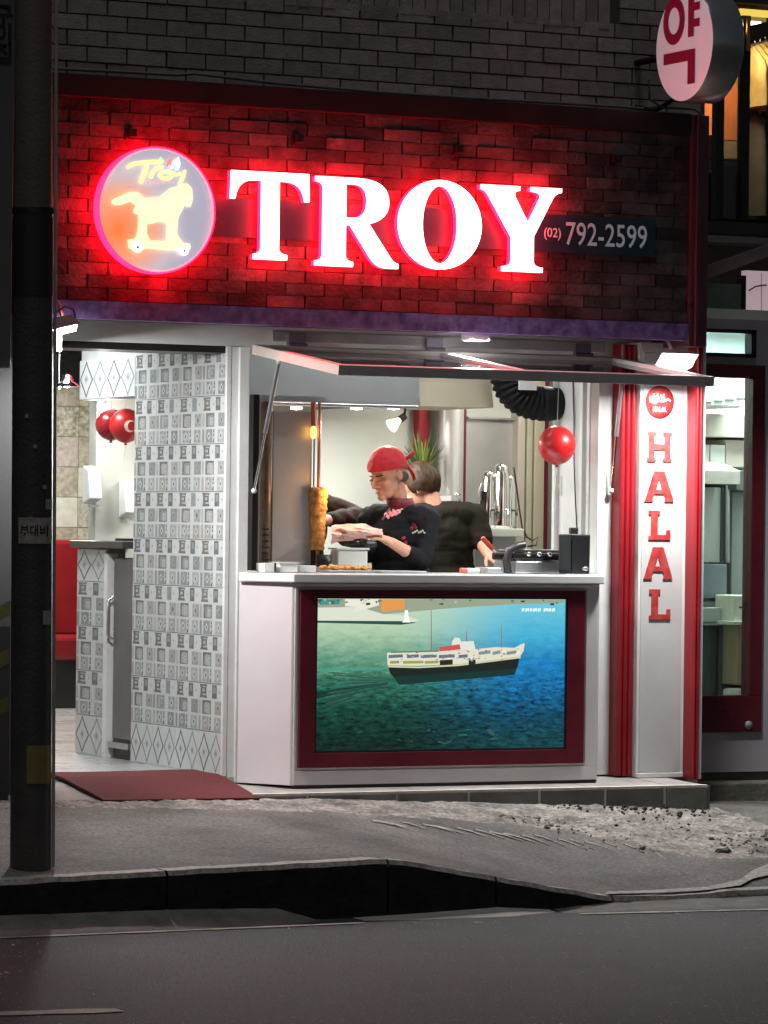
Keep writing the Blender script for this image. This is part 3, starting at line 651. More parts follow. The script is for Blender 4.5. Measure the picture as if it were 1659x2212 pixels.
# channel letters: white lit face on a red glowing body
LW = emat('white_letter_face', (1, 1, 1), 3.0)
LR = emat('red_letter_glow', (1.0, .0016, .009), 33)
LETT = {
 'T': ([[(.30, 0), (.72, 0), (.72, .06), ('c', .62, .065), (.615, .13), (.615, .90), (.70, .90), ('c', .92, .90), (.945, .68), (1, .68), (.99, 1), (.01, 1), (0, .68), (.055, .68), ('c', .08, .90), (.30, .90), (.395, .90), (.395, .13), ('c', .39, .065), (.30, .06)]]),
 'R': ([[(0, 0), (.45, 0), (.45, .055), ('c', .365, .06), (.36, .12), (.36, .47), (.42, .47), (.66, .12), ('c', .74, 0), (.86, 0), (1, 0), (1, .055), ('c', .95, .06), (.91, .11), (.64, .49), ('c', .88, .55), (.88, .74), ('c', .88, 1), (.50, 1), (0, 1), (0, .945), ('c', .085, .94), (.09, .88), (.09, .12), ('c', .085, .06), (0, .055)],
         [(.36, .55), (.36, .93), (.46, .93), ('c', .62, .93), (.62, .745), ('c', .62, .55), (.44, .55)]]),
 'O': ([[(.5 + .5 * math.cos(a * math.pi / 20), .5 + .5 * math.sin(a * math.pi / 20)) for a in range(40)], [(.5 + .215 * math.cos(a * math.pi / 20), .5 + .435 * math.sin(a * math.pi / 20)) for a in range(40)]]),
 'Y': ([[(.27, 0), (.77, 0), (.77, .055), ('c', .66, .06), (.655, .12), (.655, .42), (.88, .86), ('c', .92, .945), (1, .95), (1, 1), (.62, 1), (.62, .95), ('c', .76, .945), (.74, .88), (.585, .57), (.42, .87), ('c', .39, .945), (.48, .95), (.48, 1), (0, 1), (0, .95), ('c', .06, .94), (.10, .87), (.385, .40), (.385, .12), ('c', .38, .06), (.27, .055)]])}
YL = SF - .092
for ch, (p0, p1, pt, pb) in {'T': (497, 667, 372, 561), 'R': (681, 860, 385, 577), 'O': (860, 1039, 389, 582), 'Y': (1038, 1211, 403, 587)}.items():
    mid = (pt + pb) / 2; a = PY(p0, mid, YL).x; b = PY(p1, mid, YL).x; z0 = PY((p0 + p1) / 2, pb, YL).z; z1 = PY((p0 + p1) / 2, pt, YL).z
    lo = [[(a + (b - a) * x, z0 + (z1 - z0) * z) for x, z in bez(l)] for l in LETT[ch]]
    mb = front(shape2d(lo, .018), 0, YL + .026, 0); body = mb.build('letter', LR, sign); body['label'] = 'red glowing channel letter ' + ch
    mb = front(shape2d(lo, .008), 0, YL - .001, 0); mb.build('letter_face', LW, body)
    mb = MB()
    for fx in (.4, .6):
        xx = lerp(a, b, fx); mb.tube([(xx, SF, lerp(z0, z1, .12)), (xx, YL + .05, lerp(z0, z1, .12))], .006, 6)
    mb.build('standoff', BLACKM, body)
# small brackets left on the brick front
for px, py in ((280, 290), (985, 325), (1322, 345), (640, 302)):
    p = PY(px, py, SF); mb = MB(); mb.box(p.x - .018, p.x + .018, SF - .05, SF - .004, p.z - .016, p.z + .022); mb.box(p.x - .03, p.x - .018, SF - .018, SF - .004, p.z - .03, p.z + .03); mb.build('bracket', BLACK, sign, bevel=.003)

# ---------------------------------------------------------------- round emblem
lc = PY(339, 454, SF - .09); LRAD = .292
lg = thing('round_emblem', 'round illuminated emblem with a golden wheeled horse left of the white letters', 'sign', (lc.x, SF - .05, lc.z - LRAD))
AXF = (Vector((1, 0, 0)), Vector((0, 0, 1)), Vector((0, -1, 0)))
mb = MB(); mb.lathe([(0, -.02), (LRAD + .004, -.01), (LRAD + .004, .045), (LRAD - .004, .05)], (lc.x, SF - .045, lc.z), 64, ax=AXF); mb.build('rim', LR, lg)
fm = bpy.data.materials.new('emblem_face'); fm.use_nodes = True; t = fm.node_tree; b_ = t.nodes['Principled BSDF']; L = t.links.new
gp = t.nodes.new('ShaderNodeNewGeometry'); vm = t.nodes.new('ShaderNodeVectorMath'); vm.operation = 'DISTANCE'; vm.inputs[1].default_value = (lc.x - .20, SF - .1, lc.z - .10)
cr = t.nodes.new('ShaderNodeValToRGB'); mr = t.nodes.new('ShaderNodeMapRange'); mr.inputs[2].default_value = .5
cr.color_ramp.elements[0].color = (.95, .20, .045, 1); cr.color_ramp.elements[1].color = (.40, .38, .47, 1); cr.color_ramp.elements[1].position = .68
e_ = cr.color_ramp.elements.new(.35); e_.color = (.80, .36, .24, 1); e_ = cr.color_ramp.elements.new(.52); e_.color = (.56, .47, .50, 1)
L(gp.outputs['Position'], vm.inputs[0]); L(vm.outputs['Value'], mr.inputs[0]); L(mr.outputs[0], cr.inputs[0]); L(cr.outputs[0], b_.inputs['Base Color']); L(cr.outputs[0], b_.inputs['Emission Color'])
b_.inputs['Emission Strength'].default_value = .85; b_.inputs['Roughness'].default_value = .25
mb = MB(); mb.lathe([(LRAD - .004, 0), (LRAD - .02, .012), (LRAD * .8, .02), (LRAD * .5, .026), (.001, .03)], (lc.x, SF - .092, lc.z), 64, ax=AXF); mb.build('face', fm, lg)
def LG(c):  # emblem crop pixel -> (x, z)
    p = PY(203 + c[0] / 5.7056, 307.2 + c[1] / 5.7056, SF - .125); return (p.x, p.z)
GOLD = emat('golden_print', (1, .90, .52), 1.0); GOLDP = emat('pale_gold_script', (.9, .93, .38), .85)
horse = [(210, 725), (260, 690), (340, 660), (420, 620), (500, 610), (560, 630), (620, 685), (810, 680), (860, 640), (900, 600), (960, 560), (1040, 545), (1070, 515), (1150, 510), (1205, 570), (1215, 700), (1190, 790), (1155, 800), (1110, 760), (1100, 810), (1060, 880), (1030, 950), (1020, 1130), (1060, 1200), (1100, 1245), (1180, 1250), (1190, 1310), (1130, 1340), (1040, 1332), (640, 1310), (560, 1340), (430, 1310), (415, 1200), (510, 1190), (540, 1100), (550, 900), (490, 870), (490, 830), (525, 785), (470, 740), (440, 730), (340, 770), (260, 775), (215, 750)]
hole = [(650, 1010), (720, 1000), (780, 980), (880, 985), (900, 1020), (900, 1220), (690, 1215), (650, 1130)]
mb = front(shape2d([[LG(c) for c in horse], [LG(c) for c in hole]], .002), 0, SF - .127, 0); mb.build('horse', GOLD, lg)
WHE = emat('white_wheel', (1, .95, 1), 1.3)
for cx_, cy_, r_ in ((530, 1295, 64), (1105, 1340, 55)):
    x, z = LG((cx_, cy_)); mb = MB(); mb.lathe([(.0, .004), (r_ / 5.7 / 440, .004), (r_ / 5.7 / 440, 0)], (x, SF - .130, z), 20, ax=AXF); mb.build('wheel', WHE, lg)
    mb = MB(); mb.lathe([(.0, .006), (r_ / 25 / 440, .006), (r_ / 25 / 440, 0)], (x, SF - .130, z), 10, ax=AXF); mb.build('wheel_hub', GREYP, lg)
def stroke(pts, r, m, nm):
    mb = MB(); P3 = [(LG(c)[0], SF - .128, LG(c)[1]) for c in pts]; mb.tube(P3, [r / 5.7 / 440 * (.8 if i in (0, len(P3) - 1) else 1) for i in range(len(P3))], 8); mb.build(nm, m, lg)
stroke([(405, 310), (440, 285), (520, 258), (640, 245), (740, 240), (840, 245)], 24, GOLDP, 'script_letter')
stroke([(655, 262), (640, 330), (615, 400), (575, 505)], 28, GOLDP, 'script_letter')
stroke([(700, 440), (725, 370), (760, 325), (850, 300)], 24, GOLDP, 'script_letter')
stroke([(890 + 80 * math.cos(a * .42), 405 + 45 * math.sin(a * .42)) for a in range(16)], 20, GOLDP, 'script_letter')
stroke([(975, 370), (1010, 405), (1065, 385)], 20, GOLDP, 'script_letter'); stroke([(1120, 345), (1100, 420), (1055, 530)], 24, GOLDP, 'script_letter')
stroke([(800, 230), (820, 195), (860, 240)], 16, emat('green_flame_print', (.55, .95, .45), .8), 'flame'); stroke([(890, 300), (920, 230), (960, 190), (935, 285)], 18, emat('red_flame_print', (.95, .28, .30), .8), 'flame')
stroke([(945, 320), (985, 250), (1035, 200), (1045, 260), (1020, 340)], 22, emat('blue_flame_print', (.65, .9, 1), 1.0), 'flame')
for k in range(8): stroke([(640 + k * 47, 488), (662 + k * 47, 492 + 10 * (k % 2)), (668 + k * 47, 510)], 9, emat('pink_small_print', (.95, .42, .50), .7), 'small_print')

# ================================================================== SERVING COUNTER AND TELEVISION
cnt = thing('serving_counter', 'white serving counter with angled corners under the open hatch', 'counter', (.2, 0, .02))
CP = [(-.785, -.035), (-.625, -.30), (1.045, -.30), (1.185, -.035)]
mb = MB(); mb.prism(CP[1:3] + [(1.04, -.10), (-.62, -.10)], .018, .985); mb.build('front_panel', WHITE, cnt, bevel=.003)
mb = MB(); mb.prism([CP[0], (CP[1][0] - .0015, CP[1][1] + .002), (-.623, -.06), (-.70, -.034)], .02, .985); mb.build('corner_panel', PINKW, cnt)
mb = MB(); mb.prism([(CP[2][0] + .0015, CP[2][1] + .002), CP[3], (1.10, -.034), (1.043, -.06)], .02, .985); mb.build('corner_panel', PINKW, cnt)
mb = MB(); mb.box(-.735, 1.185, .085, .34, FZ - .002, .985); mb.build('cabinet', WHITE2, cnt)
TOPW = mat('white_worktop', (.80, .81, .81), .2, var=.03, coat=.3)
mb = MB(); mb.prism([(-.738, .345), (-.738, -.032), (-.80, -.052), (-.635, -.335), (1.055, -.335), (1.19, -.06), (1.19, .345)], .987, 1.03); mb.build('worktop', TOPW, cnt, bevel=.006)
# raised white border round the screen recess and skirting line
mb = MB()
for b in ((-.615, 1.035, .955 + .012, .984), (-.615, 1.035, .022, .088), (-.615, -.602, .088, .967), (.97, 1.035, .088, .967)): mb.box(b[0], b[1], -.309, -.301, b[2], b[3])
mb.build('screen_border', WHITE, cnt, bevel=.002)
mb = MB(); mb.box(-.62, 1.04, -.302, -.296, .004, .018); mb.build('skirting_gap', BLACK, cnt)
tv = thing('television', 'lit television in a maroon frame showing a ferry on blue green water', 'television', (.185, -.31, .10))
fx0, fx1, fz0, fz1 = -.59, .958, .102, .954; gx0, gx1, gz0, gz1 = -.508, .862, .172, .921
mb = MB()
for b in ((fx0, fx1, fz0, gz0), (fx0, fx1, gz1, fz1), (fx0, gx0, gz0, gz1), (gx1, fx1, gz0, gz1)): mb.box(b[0], b[1], -.318, -.3005, b[2], b[3])
mb.build('frame', MAROON, tv, bevel=.0015)
mb = MB()
for b in ((gx0, gx1, gz0, gz0 + .010), (gx0, gx1, gz1 - .010, gz1), (gx0, gx0 + .010, gz0, gz1), (gx1 - .010, gx1, gz0, gz1)): mb.box(b[0] + .0005, b[1] - .0005, -.314, -.3012, b[2] + .0005, b[3] - .0005)
mb.build('bezel', BLACK, tv)
# picture: sea from pale green (left) to blue (right), darker and choppy towards the bottom
sm = bpy.data.materials.new('sea_picture'); sm.use_nodes = True; t = sm.node_tree; b_ = t.nodes['Principled BSDF']; L = t.links.new
tc = t.nodes.new('ShaderNodeTexCoord'); sp = t.nodes.new('ShaderNodeSeparateXYZ'); L(tc.outputs['Generated'], sp.inputs[0])
def ramp(stops):
    r = t.nodes.new('ShaderNodeValToRGB'); el = r.color_ramp.elements
    el[0].position, el[0].color = stops[0][0], (*stops[0][1], 1); el[1].position, el[1].color = stops[-1][0], (*stops[-1][1], 1)
    for p, c in stops[1:-1]: e = el.new(p); e.color = (*c, 1)
    return r
nz = t.nodes.new('ShaderNodeTexNoise'); nz.inputs['Scale'].default_value = 7; nz.inputs['Detail'].default_value = 9; nz.inputs['Roughness'].default_value = .7
mp = t.nodes.new('ShaderNodeMapping'); mp.inputs['Scale'].default_value = (2.2, 1, 3.4); L(tc.outputs['Generated'], mp.inputs[0]); L(mp.outputs[0], nz.inputs['Vector'])
ma = t.nodes.new('ShaderNodeMath'); ma.operation = 'MULTIPLY_ADD'; ma.inputs[1].default_value = .34; L(nz.outputs[0], ma.inputs[0])
sb = t.nodes.new('ShaderNodeMath'); sb.operation = 'SUBTRACT'; sb.inputs[1].default_value = .23; L(sp.outputs['Z'], sb.inputs[0]); L(sb.outputs[0], ma.inputs[2])
lf = ramp([(.0, (.003, .013, .010)), (.22, (.005, .034, .025)), (.40, (.018, .095, .062)), (.55, (.11, .27, .18)), (.74, (.36, .51, .35)), (1, (.52, .63, .47))])
rg = ramp([(.0, (.004, .032, .038)), (.14, (.003, .034, .062)), (.34, (.004, .075, .18)), (.52, (.010, .16, .38)), (.70, (.05, .36, .55)), (1, (.17, .52, .60))])
L(ma.outputs[0], lf.inputs[0]); L(ma.outputs[0], rg.inputs[0])
mx = t.nodes.new('ShaderNodeMix'); mx.data_type = 'RGBA'; ss = t.nodes.new('ShaderNodeMapRange'); ss.interpolation_type = 'SMOOTHSTEP'; ss.inputs[1].default_value = .30; ss.inputs[2].default_value = .86
a2 = t.nodes.new('ShaderNodeMath'); a2.operation = 'MULTIPLY_ADD'; a2.inputs[1].default_value = .22; L(nz.outputs[0], a2.inputs[0]); L(sp.outputs['X'], a2.inputs[2]); s3 = t.nodes.new('ShaderNodeMath'); s3.operation = 'SUBTRACT'; s3.inputs[1].default_value = .11; L(a2.outputs[0], s3.inputs[0])
L(s3.outputs[0], ss.inputs[0]); L(ss.outputs[0], mx.inputs[0]); L(lf.outputs[0], mx.inputs[6]); L(rg.outputs[0], mx.inputs[7])
wv = t.nodes.new('ShaderNodeTexNoise'); wv.inputs['Scale'].default_value = 17; wv.inputs['Detail'].default_value = 6; wv.inputs['Roughness'].default_value = .75; mp2 = t.nodes.new('ShaderNodeMapping'); mp2.inputs['Scale'].default_value = (1.3, 1, 2.6); mp2.inputs['Rotation'].default_value = (0, .12, 0)
L(tc.outputs['Generated'], mp2.inputs[0]); L(mp2.outputs[0], wv.inputs['Vector'])
wr = t.nodes.new('ShaderNodeMapRange'); wr.inputs[1].default_value = .35; wr.inputs[2].default_value = .68; wr.inputs[3].default_value = .12; wr.inputs[4].default_value = 3.0; L(wv.outputs[0], wr.inputs[0])
dz = t.nodes.new('ShaderNodeMapRange'); dz.inputs[1].default_value = .62; dz.inputs[2].default_value = .40; L(sp.outputs['Z'], dz.inputs[0])
m3 = t.nodes.new('ShaderNodeMix'); m3.inputs[2].default_value = 1.0; L(dz.outputs[0], m3.inputs[0]); L(wr.outputs[0], m3.inputs[3])
mu = t.nodes.new('ShaderNodeVectorMath'); mu.operation = 'SCALE'; L(mx.outputs[2], mu.inputs[0]); L(m3.outputs[0], mu.inputs[3])
L(mu.outputs[0], b_.inputs['Emission Color']); b_.inputs['Emission Strength'].default_value = 1.0; b_.inputs['Base Color'].default_value = (.01, .01, .012, 1); b_.inputs['Roughness'].default_value = .25
mb = MB(); mb.box(gx0 + .0105, gx1 - .0105, -.306, -.3012, gz0 + .0105, gz1 - .0105); scr = mb.build('screen', sm, tv)
def SCp(c):   # crop-8 pixel -> x, z on the screen
    p = PY((1100 + c[0] / 1.2762) / 1.8228, (2250 + c[1] / 1.2762) / 1.8228, -.306); return (min(max(p.x, gx0 + .012), gx1 - .012), min(max(p.z, gz0 + .012), gz1 - .012))
PK = [0]
def pic(name, loops, col, s=1.0, lab=None):
    PK[0] += 1; lo = [[SCp(c) for c in l] for l in loops]
    mb = front(shape2d(lo, .00005), 0, -.3062 - PK[0] * .00003, 0); o = mb.build(name, mat('pic_%d' % PK[0], (.01, .01, .01), .3, var=.02, emit=col, estr=s), scr); bpy.data.materials['pic_%d' % PK[0]].name = name + '_picture'; return o
pic('shore', [[(180, 132), (1435, 128), (1430, 158), (1180, 165), (900, 182), (780, 192), (520, 216), (350, 205), (180, 180)]], (.30, .34, .24), .9)
pic('quay', [[(180, 182), (400, 178), (520, 214), (640, 222), (700, 246), (640, 264), (180, 256)]], (.62, .66, .54), .95)
pic('quay_shadow', [[(180, 247), (640, 250), (690, 258), (610, 268), (180, 258)]], (.02, .07, .06), 1)
pic('harbour_house', [[(508, 134), (630, 132), (628, 190), (585, 194), (515, 205)]], (.70, .30, .08), .9)
pic('harbour_house', [[(200, 134), (310, 134), (300, 165), (205, 168)]], (.06, .25, .28), .9)
pic('harbour_house', [[(330, 134), (500, 133), (500, 170), (400, 200), (370, 205), (390, 178), (330, 176)]], (.74, .74, .62), .9)
rr = random.Random(31)
for k in range(30):
    x = rr.choice((rr.uniform(640, 1420), rr.uniform(190, 500))); y = rr.uniform(134, 162); w_ = rr.uniform(6, 22)
    pic('shore_detail', [[(x, y), (x + w_, y - 2), (x + w_, y + rr.uniform(4, 13)), (x, y + rr.uniform(4, 12))]], rr.choice([(.06, .10, .07), (.55, .5, .38), (.12, .2, .12), (.03, .05, .05)]), .9)
pic('lighthouse', [[(630, 195), (645, 195), (650, 245), (660, 256), (615, 256), (628, 244)]], (.85, .88, .8), 1)
pic('ship_reflection', [[(572, 526), (760, 512), (1196, 480), (1180, 520), (900, 545), (600, 570)]], (.008, .03, .028), 1)
pic('wake', [[(180, 605), (350, 585), (548, 556), (548, 566), (350, 600), (180, 640)]], (.005, .03, .025), 1)
pic('wake', [[(190, 488), (540, 482), (540, 490), (190, 500)]], (.05, .28, .2), 1)
for k in range(16):                                                    # ripples of the wake fanning out to the left
    y0 = 556 + k * 3.5; y1 = 505 + k * 13
    pic('wake', [[(548, y0 - 22), (548 - rr.uniform(120, 180), lerp(y0 - 22, y1, .45)), (rr.uniform(182, 300), y1), (rr.uniform(182, 300), y1 + 3), (548 - 150, lerp(y0 - 22, y1, .45) + 5), (548, y0 - 20)]], (.018, .075, .058) if k % 2 else (.045, .14, .105), .8)
pic('ship_hull', [[(545, 480), (700, 482), (900, 472), (1205, 436), (1196, 482), (1180, 488), (950, 506), (700, 520), (572, 530), (556, 512)]], (.010, .016, .014), 1)
pic('ship_stripe', [[(543, 474), (700, 478), (900, 467), (1213, 428), (1211, 436), (900, 475), (700, 486), (546, 482)]], (.50, .52, .30), 1)
pic('ship_deck', [[(540, 408), (760, 402), (930, 396), (1090, 380), (1180, 384), (1222, 362), (1232, 362), (1226, 400), (1208, 428), (900, 466), (700, 474), (543, 472)]], (.62, .60, .50), 1.0)
pic('ship_cabin', [[(770, 402), (860, 396), (868, 350), (880, 332), (905, 335), (912, 352), (975, 350), (985, 392)]], (.62, .64, .58), 1.0)
pic('ship_awning', [[(560, 402), (800, 396), (800, 404), (560, 410)]], (.10, .2, .12), 1)
for a, b in ((548, 620), (640, 700), (710, 790), (800, 880), (900, 945)): pic('ship_window', [[(a, 420), (b, 416), (b, 432), (a, 436)]], (.10, .14, .18), 1)
for a, b in ((555, 600), (620, 720), (730, 790)): pic('ship_window', [[(a, 450), (b, 448), (b, 462), (a, 464)]], (.30, .28, .06), 1)
for a, b in ((805, 870), (950, 985)): pic('ship_doorway', [[(a, 446), (b, 442), (b, 468), (a, 472)]], (.02, .02, .02), 1)
for a, b in ((1000, 1060), (1070, 1110), (1140, 1190)): pic('ship_window', [[(a, 404), (b, 396), (b, 412), (a, 420)]], (.20, .22, .24), 1)
pic('ship_lifeboat', [[(800, 380), (905, 366), (910, 392), (805, 402)]], (.5, .08, .08), 1)
for x, y0, y1 in ((762, 190, 400), (940, 300, 352), (1114, 270, 382)): pic('ship_mast', [[(x - 1.5, y0), (x + 1.5, y0), (x + 3, y1), (x - 3, y1)]], (.26, .13, .11), 1)
for k in range(40):
    x = rr.uniform(185, 1420); y = rr.uniform(600, 895); w_ = rr.uniform(10, 48) * (.5 + (y - 560) / 500); h_ = rr.uniform(1.2, 3.6); d = rr.uniform(-5, 5); rt_ = x > 900
    pic('wave', [[(x, y), (x + w_ * .5, y - h_ + d), (x + w_, y + d * 1.4), (x + w_ * .5, y + h_ * .4 + d)]], rr.choice([(.05, .17, .125), (.012, .055, .045), (.004, .02, .018)] if not rt_ else [(.06, .22, .33), (.01, .07, .14), (.004, .03, .06)]), .8)
for k in range(70):                                                    # fittings, railings and people on the ferry
    u = rr.random(); x = lerp(550, 1205, u); base = lerp(440, 412, u); y = base + rr.uniform(-34, 24); w_ = rr.uniform(3, 12); h_ = rr.uniform(2, 7)
    pic('ship_detail', [[(x, y), (x + w_, y - 1), (x + w_, y + h_), (x, y + h_)]], rr.choice([(.10, .13, .14), (.45, .42, .30), (.25, .22, .10), (.85, .85, .78), (.30, .08, .07), (.12, .22, .32)]), .9)
for c in ([(1035, 795), (1055, 790), (1080, 810), (1075, 828), (1050, 815)], [(895, 818), (935, 816), (940, 826), (900, 828)], [(735, 800), (755, 788), (752, 806)], [(795, 850), (830, 862), (865, 845), (862, 852), (830, 868), (793, 858)]): pic('gull', [c], (.03, .10, .10), .8)

# ================================================================== HATCH
hx0, hx1 = -.733, 1.272
hdir = Vector((0, -.985, -.130)).normalized(); hn = Vector((0, -hdir.z, hdir.y)) * -1; HL = .985
if hn.z < 0: hn = -hn
H0 = Vector((0, -.03, 2.105))
hat = thing('serving_hatch', 'top hung glazed hatch propped open above the serving counter', 'hatch', (.27, -.5, 2.0))
XA = Vector((1, 0, 0))
def hbox(mb, xa, xb, va, vb, na, nb, m=0):
    c = H0 + XA * ((xa + xb) / 2) + hdir * ((va + vb) / 2) + hn * ((na + nb) / 2)
    return mb.obox(c, (XA, hdir, hn), (xb - xa) / 2, (vb - va) / 2, (nb - na) / 2, m)
HF = mat('hatch_frame_paint', (.50, .46, .46), .35, var=.08)
HFL = mat('cream_lit_hatch_rail', (.72, .60, .54), .35, var=.06)  # lit tone of the left rail is put into its colour
hbox(MB(), hx0, hx0 + .05, 0, HL, -.024, .024).build('side_rail', HFL, hat, bevel=.003)
hbox(MB(), hx1 - .05, hx1, 0, HL, -.024, .024).build('side_rail', HF, hat, bevel=.003)
hbox(MB(), hx0 + .051, hx1 - .051, 0, .06, -.024, .024).build('hinge_rail', HF, hat, bevel=.003)
hbox(MB(), hx0 + .051, hx1 - .051, HL - .06, HL - .001, -.024, .024).build('bottom_rail', mat('grey_hatch_rail', (.56, .53, .55), .35), hat, bevel=.003)
hbox(MB(), .26, .30, .061, HL - .061, -.02, .02).build('middle_bar', HF, hat, bevel=.002)
HG = glass('hatch_glass', (.80, .84, .84), .03, .25)
hbox(MB(), hx0 + .051, .2595, .061, HL - .061, -.004, .004).build('pane', HG, hat); hbox(MB(), .3005, hx1 - .051, .061, HL - .061, -.004, .004).build('pane', HG, hat)
for px in (637, 935, 1255):
    x = PY(px, 745, -.02).x; mb = MB(); mb.box(x - .045, x + .045, -.045, -.019, 2.135, 2.19); mb.tube([(x - .05, -.05, 2.13), (x + .05, -.05, 2.13)], .012, 10); mb.build('hinge', mat('violet_grey_hinge', (.14, .12, .16), .4), hat, bevel=.002)
for X_, top, bot in ((-.715, (603, 792), (538, 1060)), (1.255, (1346, 832), (1286, 1060))):
    a = PX(top[0], top[1], X_); vv = (a.y - H0.y) / hdir.y; a = H0 + XA * X_ + hdir * vv - hn * .03; b = PX(bot[0], bot[1], X_); b.y = min(b.y, -.035)
    m_ = a.lerp(b, .55); mb = MB(); mb.tube([a, m_], .0105, 10); st = mb.build('gas_strut', STEEL, hat)
    mb = MB(); mb.tube([m_, b], .006, 8); mb.build('rod', CHROME, st); mb = MB(); mb.ell(b, (.014,) * 3); mb.ell(a, (.013,) * 3); mb.build('ball_joint', WHITE2, st)

# ================================================================== HALAL PILLAR
pil = thing('pillar', 'white pillar with red mouldings and red HALAL letters right of the counter', 'pillar', (1.5, -.1, .0))
YP = -.13
pa, pb_ = PY(1381, 1200, YP).x, PY(1474, 1200, YP).x
mb = MB(); mb.box(pa - .002, pb_ + .02, YP + .006, .05, .012, 2.20); mb.build('core', WHITE2, pil)
mb = MB(); mb.box(pa + .012, pb_, YP, YP + .0065, .035, 2.15); mb.build('panel', mat('grey_white_panel', (.50, .505, .51), .38, scale=3, col2=(.58, .585, .585), detail=10), pil, bevel=.002)
mb = MB(); mb.box(pa, pb_ + .018, YP - .004, YP + .005, .01, .034); mb.build('base_strip', WHITE2, pil, bevel=.003)
def fluted(x0, x1, y, z0, z1, n, nm, back, mt=RED):
    prof = []; k = n * 8
    for i in range(k + 1):
        u = i / k; prof.append((x0 + (x1 - x0) * u, y - .016 * abs(math.sin(math.pi * n * u)) ** .7 - .004))
    mb = MB(); pts = prof + [(x1, back), (x0, back)]; N = len(pts); vs = [(p[0], p[1], z0) for p in pts] + [(p[0], p[1], z1) for p in pts]
    mb.add(vs, [tuple(range(N))[::-1], tuple(range(N, 2 * N))] + [(i, (i + 1) % N, N + (i + 1) % N, N + i) for i in range(N)]); o = mb.build(nm, mt, pil); return o
fluted(PY(1337, 1200, -.085).x, pa - .003, -.075, .02, 2.19, 3, 'red_moulding', .05)
fluted(pb_ + .021, PY(1512, 1200, -.2).x, -.20, .004, 2.19, 2, 'red_moulding', .1)
mb = MB(); mb.box(PY(1512, 1200, -.2).x + .001, PY(1512, 1200, -.2).x + .022, -.2, .1, .004, 2.19); mb.build('edge_strip', mat('pale_edge_strip', (.5, .49, .5), .4), pil)
RV = mat('red_vinyl_letter', (.36, .018, .02), .4, scale=22, col2=(.46, .075, .07), detail=3)
for ch, (p0, p1, pt, pb) in zip('HALAL', ((1399, 1452, 933, 998), (1393, 1456, 1018, 1084), (1402, 1449, 1103, 1166), (1391, 1453, 1182, 1251), (1403, 1449, 1273, 1338))):
    Y = YP - .007; a = PY(p0, (pt + pb) / 2, Y).x; b = PY(p1, (pt + pb) / 2, Y).x; z1 = PY((p0 + p1) / 2, pt, Y).z; z0 = PY((p0 + p1) / 2, pb, Y).z
    S = {'H': [[(0, 0), (.36, 0), (.36, .13), (.30, .13), (.30, .40), (.70, .40), (.70, .13), (.64, .13), (.64, 0), (1, 0), (1, .13), (.94, .13), (.94, .87), (1, .87), (1, 1), (.64, 1), (.64, .87), (.70, .87), (.70, .60), (.30, .60), (.30, .87), (.36, .87), (.36, 1), (0, 1), (0, .87), (.06, .87), (.06, .13), (0, .13)]],
         'A': [[(0, 0), (.30, 0), (.28, .12), (.34, .25), (.66, .25), (.72, .12), (.68, 0), (1, 0), (.98, .12), (.68, 1), (.32, 1), (.05, .12)], [(.40, .40), (.60, .40), (.50, .74)]],
         'L': [[(0, 0), (1, 0), (1, .34), (.82, .34), (.80, .17), (.42, .17), (.42, .86), (.52, .86), (.52, 1), (0, 1), (0, .86), (.10, .86), (.10, .13), (0, .13)]]}[ch]
    lo = [[(a + (b - a) * x, z0 + (z1 - z0) * z) for x, z in l] for l in S]; mb = front(shape2d(lo, .002), 0, Y + .004, 0); o = mb.build('letter', RV, pil, label='red letter ' + ch)
ec = PY(1425, 868, YP - .004)
mb = MB(); mb.lathe([(0, .004), (.082, .004), (.082, 0)], ec, 40, ax=AXF); emb = mb.build('halal_emblem', RV, pil)
def est(pts, r):
    mb = MB(); mb.tube([(ec.x + a * .082, ec.y - .005, ec.z + b * .082) for a, b in pts], r, 6); mb.build('white_script', WHITE, emb)
est([(.72, .05), (.55, .18), (.35, .05), (.15, .0), (.05, .45)], .0055); est([(.05, .0), (-.1, .05), (-.2, .55)], .0055); est([(-.2, .05), (-.35, -.1), (-.7, .0), (-.75, .25), (-.5, .3), (-.45, .5)], .0055); est([(.3, .1), (.25, .5)], .005)
fit_text('HALAL', 1411, 1440, 889, 879, ec.y - .0055, WHITE, emb, 'white_lettering', .02)

